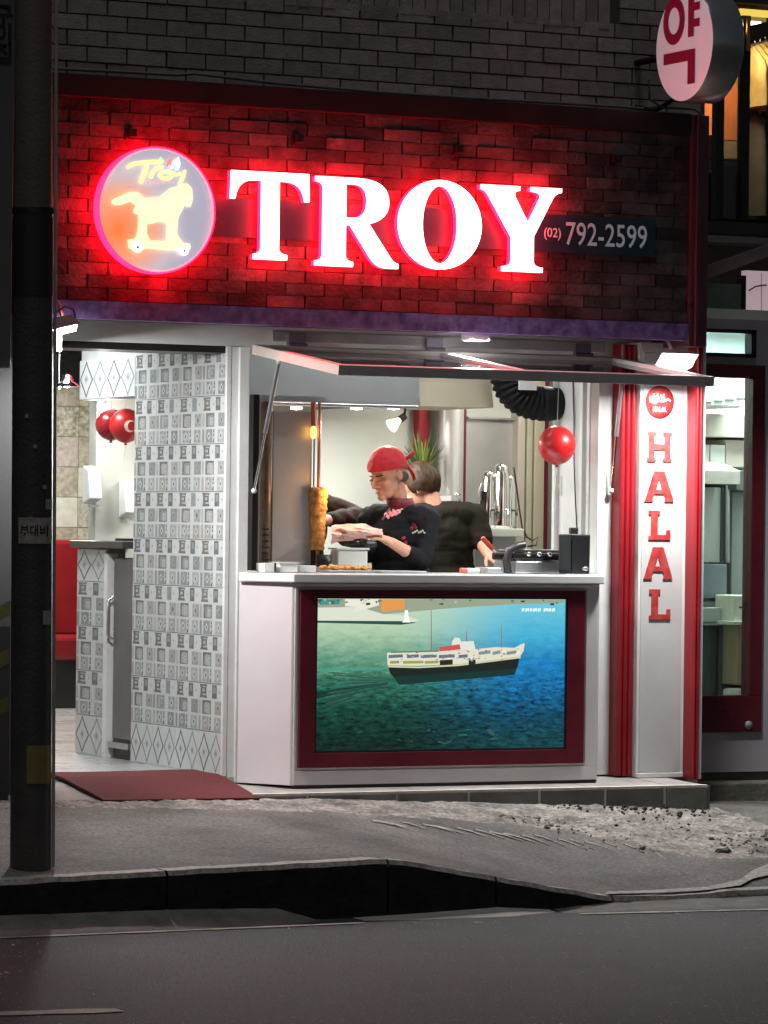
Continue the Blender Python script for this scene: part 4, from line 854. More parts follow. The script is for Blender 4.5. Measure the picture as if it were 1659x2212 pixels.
# ================================================================== OUTSIDE LAMPS
LAMP = emat('floodlight_lens', (1, 1, .98), 14)
def flood(name, label, px, py, Y, wd, power, tilt, aim):
    c = PY(px, py, Y); t = thing(name, label, 'lamp', (c.x, Y, c.z))
    d = Vector(aim).normalized(); x = Vector((1, 0, 0)); x = (x - d * x.dot(d)).normalized(); y = d.cross(x)
    mb = MB(); hw, hh = wd / 2, wd * .26
    f = [c + x * a * hw + y * b * hh for a, b in ((-1, -1), (1, -1), (1, 1), (-1, 1))]; bk = [c - d * .05 + x * a * hw * .6 + y * b * hh * .6 for a, b in ((-1, -1), (1, -1), (1, 1), (-1, 1))]
    mb.add(f + bk, [(4, 5, 6, 7), (0, 4, 7, 3), (1, 2, 6, 5), (0, 1, 5, 4), (3, 7, 6, 2)]); mb.build('housing', GREYP, t)
    mb = MB(); hx = [(-.96, 0), (-.6, -.96), (.6, -.96), (.96, 0), (.6, .96), (-.6, .96)]; mb.add([c + d * .002 + x * a_ * hw + y * b_ * hh for a_, b_ in hx] + [c + d * .03 + x * a_ * hw * .8 + y * b_ * hh * .8 for a_, b_ in hx], [tuple(range(6, 12))] + [(i, (i + 1) % 6, 6 + (i + 1) % 6, 6 + i) for i in range(6)]); mb.build('lens', LAMP, t)
    mb = MB(); mb.tube([c - d * .045, c - d * .06 + Vector((0, .05, .06)), Vector((c.x, SF + .06, zlow + .012))], .009, 8); mb.build('arm', STEEL, t)
    light_area('lamp_light', c + d * .05, wd * .9, power, (1, .985, .96), (d.x, d.y * .25, -1), t, wd * .5, 170); return t
flood('floodlight', 'bright floodlight shining down the white pillar below the sign corner', 1461, 780, -.44, .21, 44, 0, (0.0, -.85, -1))
flood('floodlight', 'floodlight beside the pole over the entrance with a wire loop', 140, 706, -.46, .13, 42, 0, (.25, -.05, -1))
c = PY(128, 736, -.46); tt = thing('tube_lamp', 'short upright bright tube lamp hanging below the left floodlight', 'lamp', tuple(c))
mb = MB(); mb.tube([c + Vector((0, 0, .048)), c - Vector((0, 0, .048))], .011, 12); mb.build('tube', LAMP, tt); mb = MB(); mb.tube([c - Vector((0, 0, .05)), c - Vector((0, 0, .22))], .004, 8); mb.build('rod', STEEL, tt); mb = MB(); mb.tube([c + Vector((0, 0, .05)), c + Vector((0, 0, .075))], .013, 12); mb.build('cap', STEEL, tt)
c = PY(146, 833, -.46); tt = thing('dish_lamp', 'small chrome dish lamp hanging lowest by the entrance', 'lamp', tuple(c))
mb = MB(); mb.lathe([(.012, .05), (.02, .045), (.03, .02), (.062, -.002), (.06, -.006), (.028, .014), (.015, .03)], c, 24); mb.build('dish', CHROME, tt); mb = MB(); mb.ell(c + Vector((-.012, -.02, .006)), (.022, .022, .016)); mb.build('bulb', LAMP, tt); mb = MB(); mb.tube([c + Vector((0, 0, .045)), PY(128, 742, -.46) - Vector((0, 0, .21))], .004, 6); mb.build('rod', STEEL, tt)
light_point('lamp_light', c - Vector((0, .02, .02)), .03, 3, (1, .97, .95), tt)
mb = MB(); mb.tube([PY(a, b, -.44) for a, b in ((116, 690), (124, 672), (140, 662), (158, 668), (164, 690), (166, 704))], .0045, 6); mb.build('wire_loop', BLACK, label='thin black wire loop above the left floodlight', cat='wire')
# soffit lamp under the middle of the sign (mirrored in the hatch glass)
so = thing('soffit_lamp', 'round white lamp under the sign above the middle of the hatch', 'lamp', (.36, -.26, zlow - .03))
for q, x_ in enumerate((.36,)):
    mb = MB(); mb.lathe([(0, .035), (.07, .035), (.07, 0), (.06, -.004)], (x_, -.26, zlow - .03), 28); mb.build('housing', WHITE2, so); mb = MB(); mb.lathe([(.06, -.002), (0, -.006)], (x_, -.26, zlow - .03), 28); mb.build('lens', LAMP, so)
    light_area('lamp_light', (x_, -.26, zlow - .045), .12, 34, (1, .98, .96), (0, -.35, -1), so)
# entrance mat
mt = PZ(190, 1728, -.02)
mb = MB(); MA = [(-1.70, -.60, -.008), (-.92, -.60, -.012), (-.875, .28, FZ + .012), (-1.70, .28, FZ + .012)]
n1, n2 = 16, 16; vs = []
for i in range(n1 + 1):
    for j in range(n2 + 1):
        u, v = i / n1, j / n2; vz = min(1, v / .60); p = [lerp(lerp(MA[0][k], MA[1][k], u), lerp(MA[3][k], MA[2][k], u), v) for k in range(3)]
        p[2] = lerp(lerp(MA[0][2], MA[1][2], u), FZ + .014, vz); vs.append((p[0], p[1], p[2] + .003 * mnoise.noise((p[0] * 5, p[1] * 5, 0))))
k = n2 + 1; fs = [(i * k + j, (i + 1) * k + j, (i + 1) * k + j + 1, i * k + j + 1) for i in range(n1) for j in range(n2)]
N = len(vs); vs2 = [(a, b, c - .012) for a, b, c in vs]
rim = [i * k for i in range(n1 + 1)] + [n1 * k + j for j in range(1, k)] + [i * k + n2 for i in range(n1 - 1, -1, -1)] + [j for j in range(n2 - 1, 0, -1)]
mb.add(vs + vs2, fs + [tuple(N + i for i in f[::-1]) for f in fs] + [(rim[i], rim[(i + 1) % len(rim)], N + rim[(i + 1) % len(rim)], N + rim[i]) for i in range(len(rim))])
mb.build('door_mat', mat('dark_red_coir', (.12, .012, .016), .9, scale=40, var=.3, bump=.8, bscale=300), label='dark red door mat sloping from the shop threshold to the pavement', cat='door mat')
mb = MB(); mb.prism([(-.64, -.06), (-.62, -.026), (-.06, FZ - .012), (-.022, FZ - .012), (-.022, -.2), (-.64, -.2)], -1.93, -.935, 'x'); mb.build('entrance_ramp', mat('pale_ramp_cement', (.24, .23, .215), .8, scale=6, bump=.6, col2=(.36, .345, .325), detail=10), kind='structure')

# ================================================================== UTILITY POLE AND LEFT EDGE
pc = PY(66, 1868, -2.0); pr_ = .083; gz = ground_z(pc.x, -2.0)
pole = thing('utility_pole', 'dark round utility pole with stickers at the left edge of the pavement', 'utility pole', (pc.x, -2.0, gz))
PT = mat('weathered_pole_upper', (.085, .076, .064), .65, scale=4, bump=.3, col2=(.125, .113, .098)); PB = mat('dark_pole_wrap', (.036, .034, .034), .55, scale=7, bump=.4, bscale=60, col2=(.065, .06, .058), detail=9)
def polez(py): return PY(72, py, -2.0).z
def polex(z): return pc.x - .0098 * (z - gz)                          # the pole leans slightly to the left
def pv(z): return (polex(z), -2.0, z)
mb = MB(); mb.tube([pv(polez(455)), pv(9)], [pr_ * .97, pr_ * .8], 28); mb.build('upper_shaft', PT, pole)
mb = MB(); mb.tube([pv(gz - .05), pv(polez(456))], [pr_ * 1.03, pr_], 28); mb.build('lower_wrap', PB, pole)
mb = MB(); mb.tube([pv(polez(463)), pv(polez(450))], pr_ * 1.05, 28); mb.build('steel_band', BLACKM, pole)
mb = MB(); mb.tube([pv(polez(640)), pv(polez(470))], pr_ * 1.035, 28); mb.build('tape_wrap', mat('black_tape', (.014, .014, .016), .5), pole)
mb = MB(); mb.tube([Vector(pv(z)) + Vector((.083, -.045, 0)) for z in (gz, polez(640), polez(0), 8)], .008, 8); mb.build('conduit', mat('pale_conduit', (.38, .38, .37), .5, scale=9, col2=(.22, .22, .21)), pole)
def pole_pt(px, py, k=1.055):
    z = polez(py); c = Vector(pv(z)); d = c - CAM; cpx = CX + FPX * d.dot(RT) / d.dot(FW); th = math.asin(max(-.98, min(.98, (px - cpx) / 41.0)))
    d = RT * math.sin(th) - FW * math.cos(th); d = Vector((d.x, d.y, 0)).normalized() * pr_ * k; return c + d
def sticker(px0, px1, pt, pb, m, nm):
    """piece of paper wrapped on the pole"""
    vs = []; n = 6
    for i in range(n + 1):
        for py in (pb, pt): vs.append(pole_pt(lerp(px0, px1, i / n), py))
    mb = MB(); mb.add(vs, [(2 * i, 2 * i + 2, 2 * i + 3, 2 * i + 1) for i in range(n)]); o = mb.build(nm, m, pole)
    md = o.modifiers.new('thick', 'SOLIDIFY'); md.thickness = .001; md.offset = 1; return o
stk = sticker(46, 108, 1118, 1174, mat('grubby_white_sticker', (.30, .27, .26), .6, scale=30, col2=(.42, .39, .38)), 'sticker')
tv_ = text2d('부대비', 1.0, 0, .02); x0 = min(v[0] for v in tv_[0]); x1 = max(v[0] for v in tv_[0]); y0 = min(v[1] for v in tv_[0]); y1 = max(v[1] for v in tv_[0]); mb = MB(); vs = []
for v in tv_[0]:
    vs.append(pole_pt(lerp(50, 102, (v[0] - x0) / (x1 - x0)), lerp(1158, 1134, (v[1] - y0) / (y1 - y0)), 1.075))
mb.add(vs, tv_[1]); mb.build('sticker_print', BLACK, stk)
sticker(62, 108, 1608, 1690, mat('faded_yellow_sticker', (.17, .12, .025), .6, scale=14, col2=(.24, .18, .05)), 'sticker')
sticker(98, 112, 1078, 1100, mat('torn_paper', (.34, .32, .31), .7), 'torn_paper'); sticker(93, 106, 1318, 1348, MATS['torn_paper'], 'torn_paper')
for px, py in ((62, 900), (78, 965), (96, 1052), (70, 1120)): sticker(px - 3, px + 4, py - 4, py + 4, MATS['torn_paper'], 'torn_paper')
# grey upright signboard and the guard plate behind the pole
bp0 = PY(-160, 0, -.5); bp1 = PY(24, 795, -.5)
ub = thing('upright_signboard', 'dim grey upright signboard with dark characters at the far left edge', 'sign', (bp1.x - .2, -.45, bp1.z))
mb = MB(); mb.box(bp0.x, bp1.x, -.5, -.40, bp1.z, 4.4); mb.build('board', mat('dim_grey_board', (.10, .105, .11), .6, scale=3), ub, bevel=.005)
mb = MB(); mb.box(bp0.x + .1, bp0.x + .16, -.40, .02, bp1.z + .1, 4.3); mb.build('mount', BLACKM, ub)
for k, g_ in enumerate('구이집'):
    vf = text2d(g_, .105, .001, .003); p = PY(-5, 30 + k * 42, -.5); front(vf, p.x - .02, -.5015, p.z - .04).build('character', BLACK, ub)
gp_ = thing('guard_plate', 'yellow and black striped guard plate low at the far left', 'guard plate', (bp1.x - .2, -.2, -.03))
a = PY(-120, 1640, -.3); b = PY(22, 1400, -.3)
mb = MB(); mb.box(a.x, b.x, -.30, -.27, -.03, b.z + .1); mb.build('plate', mat('grey_guard_plate', (.035, .035, .037), .6), gp_)
for k in range(3):
    z = a.z + .16 + k * .22; mb = MB(); mb.prism([(a.x + .02, z - .10), (b.x - .002, z + .06), (b.x - .002, z + .13), (a.x + .02, z - .03)], -.3015, -.3005, 'y'); mb.build('stripe', mat('dull_yellow_paint', (.085, .075, .02), .6), gp_)
for k, (x, w_) in enumerate([(1215, 14), (1234, 18), (1256, 12), (1272, 20), (1296, 14), (1325, 22), (1350, 12), (1366, 16)]): pic('caption', [[(x, 186), (x + w_, 184), (x + w_, 202), (x + w_ * .6, 198), (x, 204)]], (.70, .86, .90), .9)

# ================================================================== NEIGHBOUR BUILDING (right)
NYF = .30
nb = thing('neighbour_building', 'lilac grey rendered neighbour shop with a maroon framed window', 'building', (3, 1, -.15))
NW = mat('lilac_grey_render', (.27, .255, .285), .6, scale=2.2, bump=.15, bscale=30, col2=(.33, .315, .345), detail=8)
wx0, wx1 = 1.84, PY(1645, 1200, NYF).x; wz0, wz1 = PY(1600, 1581, NYF).z, PY(1600, 788, NYF).z
tz0, tz1 = PY(1600, 772, NYF).z, PY(1600, 712, NYF).z; tx1 = PY(1632, 740, NYF).x
ztop_n = PY(1600, 690, NYF).z
mb = MB()
zt_ = ztop_n
mb.box(1.812, 6.0, NYF, NYF + .1, .0, wz0); mb.box(wx1, 6.0, NYF, NYF + .1, wz0, wz1); mb.box(1.812, 6.0, NYF, NYF + .1, wz1, tz0); mb.box(tx1, 6.0, NYF, NYF + .1, tz0, tz1); mb.box(1.812, 6.0, NYF, NYF + .1, tz1, zt_)
mb.box(1.812, wx0, NYF, NYF + .1, wz0, wz1); mb.box(1.812, wx0, NYF, NYF + .1, tz0, tz1); mb.build('wall', NW, nb)
mb = MB(); mb.box(1.812, 6, NYF + .02, NYF + .3, -.3, -.001); mb.box(1.95, 6, NYF - .16, NYF + .02, -.3, -.045); mb.build('plinth', mat('mossy_concrete', (.06, .062, .048), .85, scale=6, bump=.5, bscale=40, col2=(.15, .145, .115), detail=9), nb, bevel=.01)
mb = MB(); mb.box(1.812, 1.95, NYF - .02, NYF + .02, -.3, -.002); mb.build('plinth_gap', BLACK, nb)
nwin = MB(); fwid = .052
for b in ((wx0, wx1, wz0, wz0 + .19), (wx0, wx1, wz1 - .07, wz1), (wx1 - .075, wx1, wz0 + .19, wz1 - .07), (wx0, wx0 + .05, wz0 + .19, wz1 - .07)): nwin.box(b[0], b[1], NYF - .02, NYF + .07, b[2], b[3])
wn = nwin.build('window_frame', mat('deep_maroon_frame', (.075, .008, .014), .3, var=.2), nb, bevel=.004)
mb = MB(); mb.box(wx0 + .05, wx1 - .075, NYF + .03, NYF + .036, wz0 + .19, wz1 - .07); mb.build('window_pane', glass('shop_glass', (.90, .96, .93), .02, .05), nb)
mb = MB()
for b in ((wx0, tx1, tz0, tz0 + .02), (wx0, tx1, tz1 - .02, tz1), (tx1 - .03, tx1, tz0, tz1)): mb.box(b[0], b[1], NYF - .012, NYF + .06, b[2], b[3])
mb.build('transom_frame', BLACKM, nb, bevel=.003)
mb = MB(); mb.box(wx0, tx1 - .03, NYF + .03, NYF + .036, tz0 + .02, tz1 - .02); mb.build('transom_pane', glass('frosted_glass', (.75, .86, .88), .2, .1), nb)
p = PY(1617, 1566, NYF - .022); mb = MB(); mb.lathe([(0, .004), (.022, .004), (.022, 0)], p, 20, ax=AXF); mb.build('lock', GREYP, nb)
# bright interior behind the window
IW = mat('pale_shop_interior', (.50, .54, .50), .6, scale=2)
mb = MB(); mb.box(1.86, 4.2, 1.32, 1.40, -.1, 2.42); mb.box(3.9, 4.0, .4, 1.32, -.1, 2.42); mb.build('interior_wall', IW, nb)
mb = MB(); mb.box(1.81, 4.0, .4, 1.32, 2.36, 2.42); mb.build('interior_ceiling', IW, nb); mb = MB(); mb.box(1.81, 4.0, .4, 1.40, -.12, -.1); mb.build('interior_floor', INF, nb)
mb = MB(); mb.box(1.806, 1.814, .4, 1.32, -.1, 2.36); mb.build('interior_wall', IW, nb)
panel_lamp(2.6, .75, 2.335, .8, .3, 50, (.93, 1, .97), 'ceiling light inside the neighbouring shop window', name='shop_ceiling_lamp')
def ibox(name, label, cat, px0, px1, pt, pb, Y, dep, m, bevel=.006, extra=None):
    a = PY(px0, pt, Y); b = PY(px1, pb, Y); t = thing(name, label, cat, ((a.x + b.x) / 2, Y + dep / 2, b.z)); mb = MB(); mb.box(a.x, b.x, Y, Y + dep, b.z, a.z); mb.build('body', m, t, bevel=bevel); return t, a, b
APW = mat('appliance_white', (.60, .63, .58), .35, var=.04); APG = mat('appliance_grey_green', (.36, .41, .38), .35, var=.05); APB = mat('beige_panel', (.44, .40, .34), .5, var=.05); DGR = mat('dark_grey_green', (.075, .095, .09), .45)
t_, a, b = ibox('air_conditioner', 'white wall air conditioner high behind the neighbour window', 'air conditioner', 1500, 1603, 806, 882, .80, .3, APW, .015)
for k in range(4): mb = MB(); mb.box(a.x + .05 + k * .07, a.x + .105 + k * .07, .795, .799, b.z + .02 + k * .008, b.z + .032 + k * .008); mb.build('vent', DGR, t_)
mb = MB(); mb.box(a.x + .05, b.x - .03, 1.10, 1.32, (a.z + b.z) / 2, a.z); mb.build('mount', GREYP, t_)
t_, a, b = ibox('bulkhead', 'beige bulkhead panel above the neighbour kitchen', 'panel', 1490, 1700, 892, 948, .95, .36, APB, .004)
t_, a, b = ibox('wall_cupboard', 'white wall cupboard left inside the neighbour window', 'cupboard', 1500, 1566, 960, 1003, 1.0, .31, APW, .004); mb = MB(); mb.box((a.x + b.x) / 2 - .002, (a.x + b.x) / 2 + .002, .996, .999, b.z, a.z); mb.build('door_gap', DGR, t_)
t_, a, b = ibox('wall_cupboard', 'beige wall cupboard right inside the neighbour window', 'cupboard', 1568, 1700, 950, 1012, 1.0, .31, APB, .004)
a = PY(1500, 990, .85); b = PY(1588, 1046, .85); hd = thing('cooker_hood', 'pale slanted cooker hood behind the neighbour window', 'cooker hood', (a.x, 1.1, b.z)); mb = MB(); mb.prism([(.80, b.z), (1.31, b.z), (1.31, a.z), (1.05, a.z), (.80, b.z + .07)], a.x, b.x, 'x'); mb.build('canopy', mat('hood_beige', (.48, .46, .41), .4), hd)
a = PY(1592, 1012, .9); b = PY(1650, 1058, .9); hd = thing('dark_hood', 'dark grey slanted hood at the right of the neighbour window', 'cooker hood', (b.x, 1.1, b.z)); mb = MB(); mb.prism([(a.x, b.z), (b.x, b.z - .02), (b.x - .03, a.z), (a.x - .01, a.z - .02)], .9, 1.3, 'y'); mb.build('canopy', DGR, hd)
t_, a, b = ibox('tall_fridge', 'pale tall fridge door left inside the neighbour window', 'fridge', 1490, 1556, 1052, 1215, 1.05, .26, mat('fridge_pale_green', (.50, .55, .50), .3, var=.03)); mb = MB(); mb.box(b.x - .002, b.x + .014, 1.03, 1.06, b.z, a.z); mb.build('door_edge', DGR, t_)
t_, a, b = ibox('tall_fridge', 'grey green tall fridge door right inside the neighbour window', 'fridge', 1582, 1628, 1062, 1290, 1.08, .24, APG)
mb = MB(); mb.tube([PY(1572, 1180, 1.0), PY(1572, 1060, 1.0)], .012, 8); q0 = PY(1572, 1215, 1.0); q1 = PY(1572, 1048, 1.0); mb = MB(); mb.tube([q0, q1], .012, 8); mb.build('steel_pipe', STEEL, label='upright steel pipe between the two fridges', cat='pipe')
t_, a, b = ibox('steel_appliance', 'square blue grey steel appliance below the pale fridge', 'appliance', 1490, 1570, 1218, 1300, .95, .3, mat('blue_grey_steel', (.20, .25, .28), .35, .3)); mb = MB(); mb.box(a.x + .03, b.x - .02, .944, .949, b.z + .004, b.z + .02); mb.build('handle', BLACK, t_)
t_, a, b = ibox('work_table', 'pale work table front under the square steel appliance', 'table', 1490, 1580, 1312, 1345, .85, .4, mat('table_edge_green', (.34, .38, .35), .4)); cab = [BLACK, DGR, mat('slate_cloth', (.12, .13, .15), .7), DGR]
for k, (p0, p1) in enumerate(((1530, 1552), (1553, 1578), (1579, 1595))):
    t_, a, b = ibox('hanging_bag', ['dark grey green sack hanging left under the work table', 'slate grey sack hanging in the middle under the work table', 'black sack hanging right under the work table'][k], 'sack', p0, p1, 1352, 1530, .9, .16, [DGR, MATS['slate_cloth'], BLACK][k], .02)
t_, a, b = ibox('white_carton', 'white carton on the shelf low in the neighbour window', 'carton', 1586, 1660, 1286, 1342, .72, .2, mat('carton_white', (.62, .62, .50), .6)); mb = MB(); mb.box(a.x + .03, b.x - .05, .715, .719, (a.z + b.z) / 2, (a.z + b.z) / 2 + .01); mb.build('slot', DGR, t_)
t_, a, b = ibox('cardboard_carton', 'tall tan cardboard carton under the white carton', 'carton', 1594, 1616, 1350, 1480, .74, .16, mat('tan_cardboard', (.36, .29, .17), .7))
t_, a, b = ibox('paper_bag', 'white paper bundle lying lowest in the neighbour window', 'paper bundle', 1590, 1636, 1488, 1540, .70, .15, mat('crumpled_white_paper', (.66, .66, .62), .7, scale=20, var=.2), .02)
t_, a, b = ibox('shelf_rack', 'low white shelf carrying cartons behind the neighbour window', 'shelf', 1585, 1665, 1342, 1350, .68, .3, APW, .003)
mb = MB(); mb.box(b.x - .04, b.x - .01, .69, .97, -.1, b.z); mb.build('leg', BLACKM, t_)
# canopy, beam and signs over the neighbour, then the dark clothes shop upstairs
def fbox(px0, px1, pt, pb, Y, dep, mb=None):
    a = PY(px0, pt, Y); b = PY(px1, pb, Y); mb = mb or MB(); mb.box(a.x, b.x, Y, Y + dep, b.z, a.z); return mb
up = thing('clothes_shop', 'dark upstairs clothes shop front with a black window frame at top right', 'building', (3.2, 2, 2.2))
DKW = mat('dark_cladding', (.022, .021, .023), .6, scale=3)
fbox(1490, 1900, 474, 522, .75, 1.4).build('floor_slab', DKW, up)
fbox(1490, 1900, 520, 526, .74, .01).build('slab_edge', mat('grey_slab_edge', (.16, .15, .16), .6), up)
fbox(1490, 1900, -120, 30, .9, .3).build('top_beam', DKW, up)
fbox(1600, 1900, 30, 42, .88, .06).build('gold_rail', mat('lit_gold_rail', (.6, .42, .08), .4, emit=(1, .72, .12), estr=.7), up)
fbox(1551, 1562, 28, 474, .92, .05).build('mullion', BLACK, up); fbox(1606, 1617, 28, 474, .92, .05).build('mullion', BLACK, up)
fbox(1614, 1620, 40, 110, .90, .02).build('copper_trim', mat('copper_trim', (.5, .25, .12), .35, .6), up)
mb = fbox(1490, 1900, -120, 474, 1.7, .1); mb.build('back_wall', mat('dark_shop_wall', (.05, .045, .04), .8), up)
fbox(1480, 1900, 526, 700, 1.25, .1).build('soffit_wall', mat('brown_grey_soffit', (.11, .09, .09), .7), up)
a = PY(1500, 600, .7); b = PY(1700, 528, .7); mb = MB(); mb.prism([(a.x, a.z - .03), (b.x, b.z - .03), (b.x, b.z + .035), (a.x, a.z + .035)], .7, .76, 'y'); mb.build('slanted_beam', mat('grey_brown_beam', (.10, .085, .085), .6), up)
fbox(1558, 1611, 60, 474, .945, .006).build('window_pane', glass('upstairs_glass', (.85, .85, .82), .02, .05), up)
gs = thing('green_glass_sign', 'dark green glass panel sign under the slanted beam', 'sign', tuple(PY(1560, 680, .55))); fbox(1500, 1604, 610, 682, .55, .05).build('panel', mat('dark_green_glass', (.03, .06, .05), .12, scale=6, col2=(.10, .14, .13)), gs); fbox(1500, 1608, 681, 687, .54, .06).build('frame', BLACKM, gs); fbox(1524, 1570, 674, 679, .545, .004).build('light_strip', emat('green_white_strip', (.7, 1, .85), 1.0), gs); fbox(1604, 1611, 595, 687, .54, .06).build('frame_post', BLACKM, gs)
ps = thing('pink_signboard', 'pale pink signboard with a thin dark stroke right of the green glass', 'sign', tuple(PY(1640, 680, .55))); fbox(1612, 1760, 584, 676, .55, .05).build('panel', mat('pale_pink_acrylic', (.55, .42, .46), .4, var=.04, emit=(.62, .45, .50), estr=.42), ps)
mb = MB(); mb.tube([PY(a, b, .548) for a, b in ((1617, 628), (1632, 619), (1648, 616), (1656, 616))], .004, 6); mb.build('stroke', BLACK, ps); mb = MB(); mb.tube([PY(1645, 590, .548), PY(1645, 672, .548)], .002, 6); mb.build('seam', GREYP, ps)
fbox(1611, 1800, 676, 688, .54, .06).build('frame', BLACKM, ps)
# mannequin with orange shirt, clothes on hangers
def torso(name, label, cat, cx, Y, pt, pb, wpx, m, extra=None):
    c = PY(cx, pb, Y); tpt = PY(cx, pt, Y); h = tpt.z - c.z; wd = wpx / 430 / 2; t = thing(name, label, cat, tuple(c)); mb = MB(); vs = []; n = 20; rows = 14
    for i in range(rows + 1):
        u = i / rows; rx = wd * (1.0 if u < .75 else 1 - .75 * ((u - .75) / .25) ** 2); ry = rx * .55
        for j in range(n): a = 2 * math.pi * j / n; f = 1 + .05 * math.sin(3 * a + u * 3) + .03 * mnoise.noise((a, u * 4, wd * 9)); vs.append((c.x + rx * f * math.cos(a), Y + ry * f * math.sin(a), c.z + h * u))
    mb.add(vs, [(i * n + j, i * n + (j + 1) % n, (i + 1) * n + (j + 1) % n, (i + 1) * n + j) for i in range(rows) for j in range(n)], 0, True); mb.build('cloth', m, t); return t, c, h, wd
OR = mat('orange_jersey', (.66, .20, .07), .8, var=.12, scale=9, emit=(.66, .20, .07), estr=0); KH = mat('khaki_cotton', (.24, .19, .13), .8, scale=12)
man = thing('mannequin', 'display mannequin in an orange shirt and khaki shorts in the upstairs window', 'mannequin', tuple(PY(1570, 474, 1.45)))
def shell(c, sec, parent, nm, m, n=20):
    mb = MB(); vs = []
    for z, rx, ry, dx in sec:
        for j in range(n): a = 2 * math.pi * j / n; f = 1 + .06 * math.sin(4 * a + z * 9); vs.append((c.x + dx + rx * f * math.cos(a), c.y + ry * f * math.sin(a), z))
    mb.add(vs, [(i * n + j, i * n + (j + 1) % n, (i + 1) * n + (j + 1) % n, (i + 1) * n + j) for i in range(len(sec) - 1) for j in range(n)], 0, True); mb.build(nm, m, parent)
mc = PY(1568, 474, 1.45)
def zz(py): return PY(1568, py, 1.45).z
shell(mc, [(zz(306), .125, .10, 0), (zz(250), .12, .10, 0), (zz(190), .125, .10, 0), (zz(140), .14, .10, 0), (zz(118), .12, .08, 0), (zz(105), .05, .045, 0), (zz(95), .045, .04, 0)], man, 'shirt', OR)
for s_ in (-1, 1): mb = MB(); mb.tube([(mc.x + s_ * .11, mc.y, zz(124)), (mc.x + s_ * .155, mc.y - .02, zz(160)), (mc.x + s_ * .165, mc.y - .03, zz(215)), (mc.x + s_ * .15, mc.y - .05, zz(300))], [.05, .06, .06, .058], 12); mb.build('sleeve', OR, man)
shell(mc, [(zz(346), .12, .10, 0), (zz(320), .125, .10, 0), (zz(304), .115, .095, 0)], man, 'shorts', KH)
for s_ in (-1, 1): mb = MB(); mb.tube([(mc.x + s_ * .06, mc.y, zz(474)), (mc.x + s_ * .06, mc.y, zz(346))], [.04, .05], 12); mb.build('leg', DGR, man)
mb = MB(); mb.box(mc.x - .3, mc.x + .3, mc.y - .2, mc.y + .2, PY(1568, 474, 1.45).z - .01, PY(1568, 470, 1.45).z); mb.build('base_plate', DKW, man)
GC = mat('gold_lit_cloth', (.34, .24, .09), .7, scale=10, col2=(.5, .38, .16)); GYC = mat('grey_garment', (.10, .095, .095), .8, var=.2)
rail = thing('clothes_rail', 'clothes rail in the upstairs window', 'clothes rail', tuple(PY(1700, 95, 1.25))); mb = MB(); mb.tube([PY(1600, 104, 1.25), PY(1680, 84, 1.25), PY(1900, 84, 1.25)], .01, 8); mb.build('bar', STEEL, rail); mb = MB(); q = PY(1760, 90, 1.25); mb.tube([q, (q.x, 1.25, PY(1760, 474, 1.25).z)], .012, 8); mb.build('post', STEEL, rail)
for k in range(4):
    px = 1620 + k * 11; Y = 1.25; top = PY(px, 104 - k * 4, Y); t_ = thing('hanging_shirt', ['first gold lit shirt on the upstairs rail from the mullion', 'second gold lit shirt on the upstairs rail', 'third gold lit shirt on the upstairs rail', 'fourth gold lit shirt on the upstairs rail', 'fifth gold lit shirt on the upstairs rail at the edge', 'last gold lit shirt on the upstairs rail outside the edge'][k], 'shirt', (top.x, Y, top.z - .4), group='shirts on the upstairs rail')
    mb = MB(); vs = []; n = 10; rows = 8; h = .33
    for i in range(rows + 1):
        u = i / rows; rx = .012 + .012 * min(1, (1 - u) * 4); ry = .05 + .14 * min(1, (1 - u) * 3)
        for j in range(n): a = 2 * math.pi * j / n; vs.append((top.x + rx * math.cos(a) + .004 * math.sin(u * 9 + k), Y + ry * math.sin(a), top.z - h + h * u))
    mb.add(vs, [(i * n + j, i * n + (j + 1) % n, (i + 1) * n + (j + 1) % n, (i + 1) * n + j) for i in range(rows) for j in range(n)], 0, True); mb.build('cloth', GC, t_); mb = MB(); mb.tube([(top.x, Y, top.z - .005), (top.x, Y, top.z + .03)], .003, 6); mb.build('hook', STEEL, t_)
for k in range(3):
    px = 1632 + k * 20; q = PY(px, 474, 1.3); t_ = thing('long_coat', ['long grey coat hanging nearest the mullion upstairs', 'long grey coat hanging second from the mullion upstairs', 'long grey coat hanging third from the mullion upstairs'][k], 'coat', (q.x, 1.3, q.z)); shell(Vector((q.x, 1.32, 0)), [(PY(px, 468, 1.3).z, .04, .12, 0), (PY(px, 350, 1.3).z, .036, .12, .004), (PY(px, 260, 1.3).z, .03, .1, 0), (PY(px, 240, 1.3).z, .008, .02, 0)], t_, 'cloth', GYC, 12)
bx_ = thing('display_box', 'dark display box under the upstairs mannequin window', 'display box', tuple(PY(1585, 474, 1.0))); fbox(1528, 1602, 372, 474, 1.0, .12).build('box', DKW, bx_, bevel=.01); fbox(1526, 1606, 346, 354, .98, .2).build('lid', mat('brass_edge', (.5, .38, .2), .3, .7), bx_)
sp_ = panel_lamp(2.52, 1.03, PY(1600, 50, 1.05).z, .4, .1, 6, (1, .74, .36), 'warm display light above the upstairs clothes', name='display_lamp')

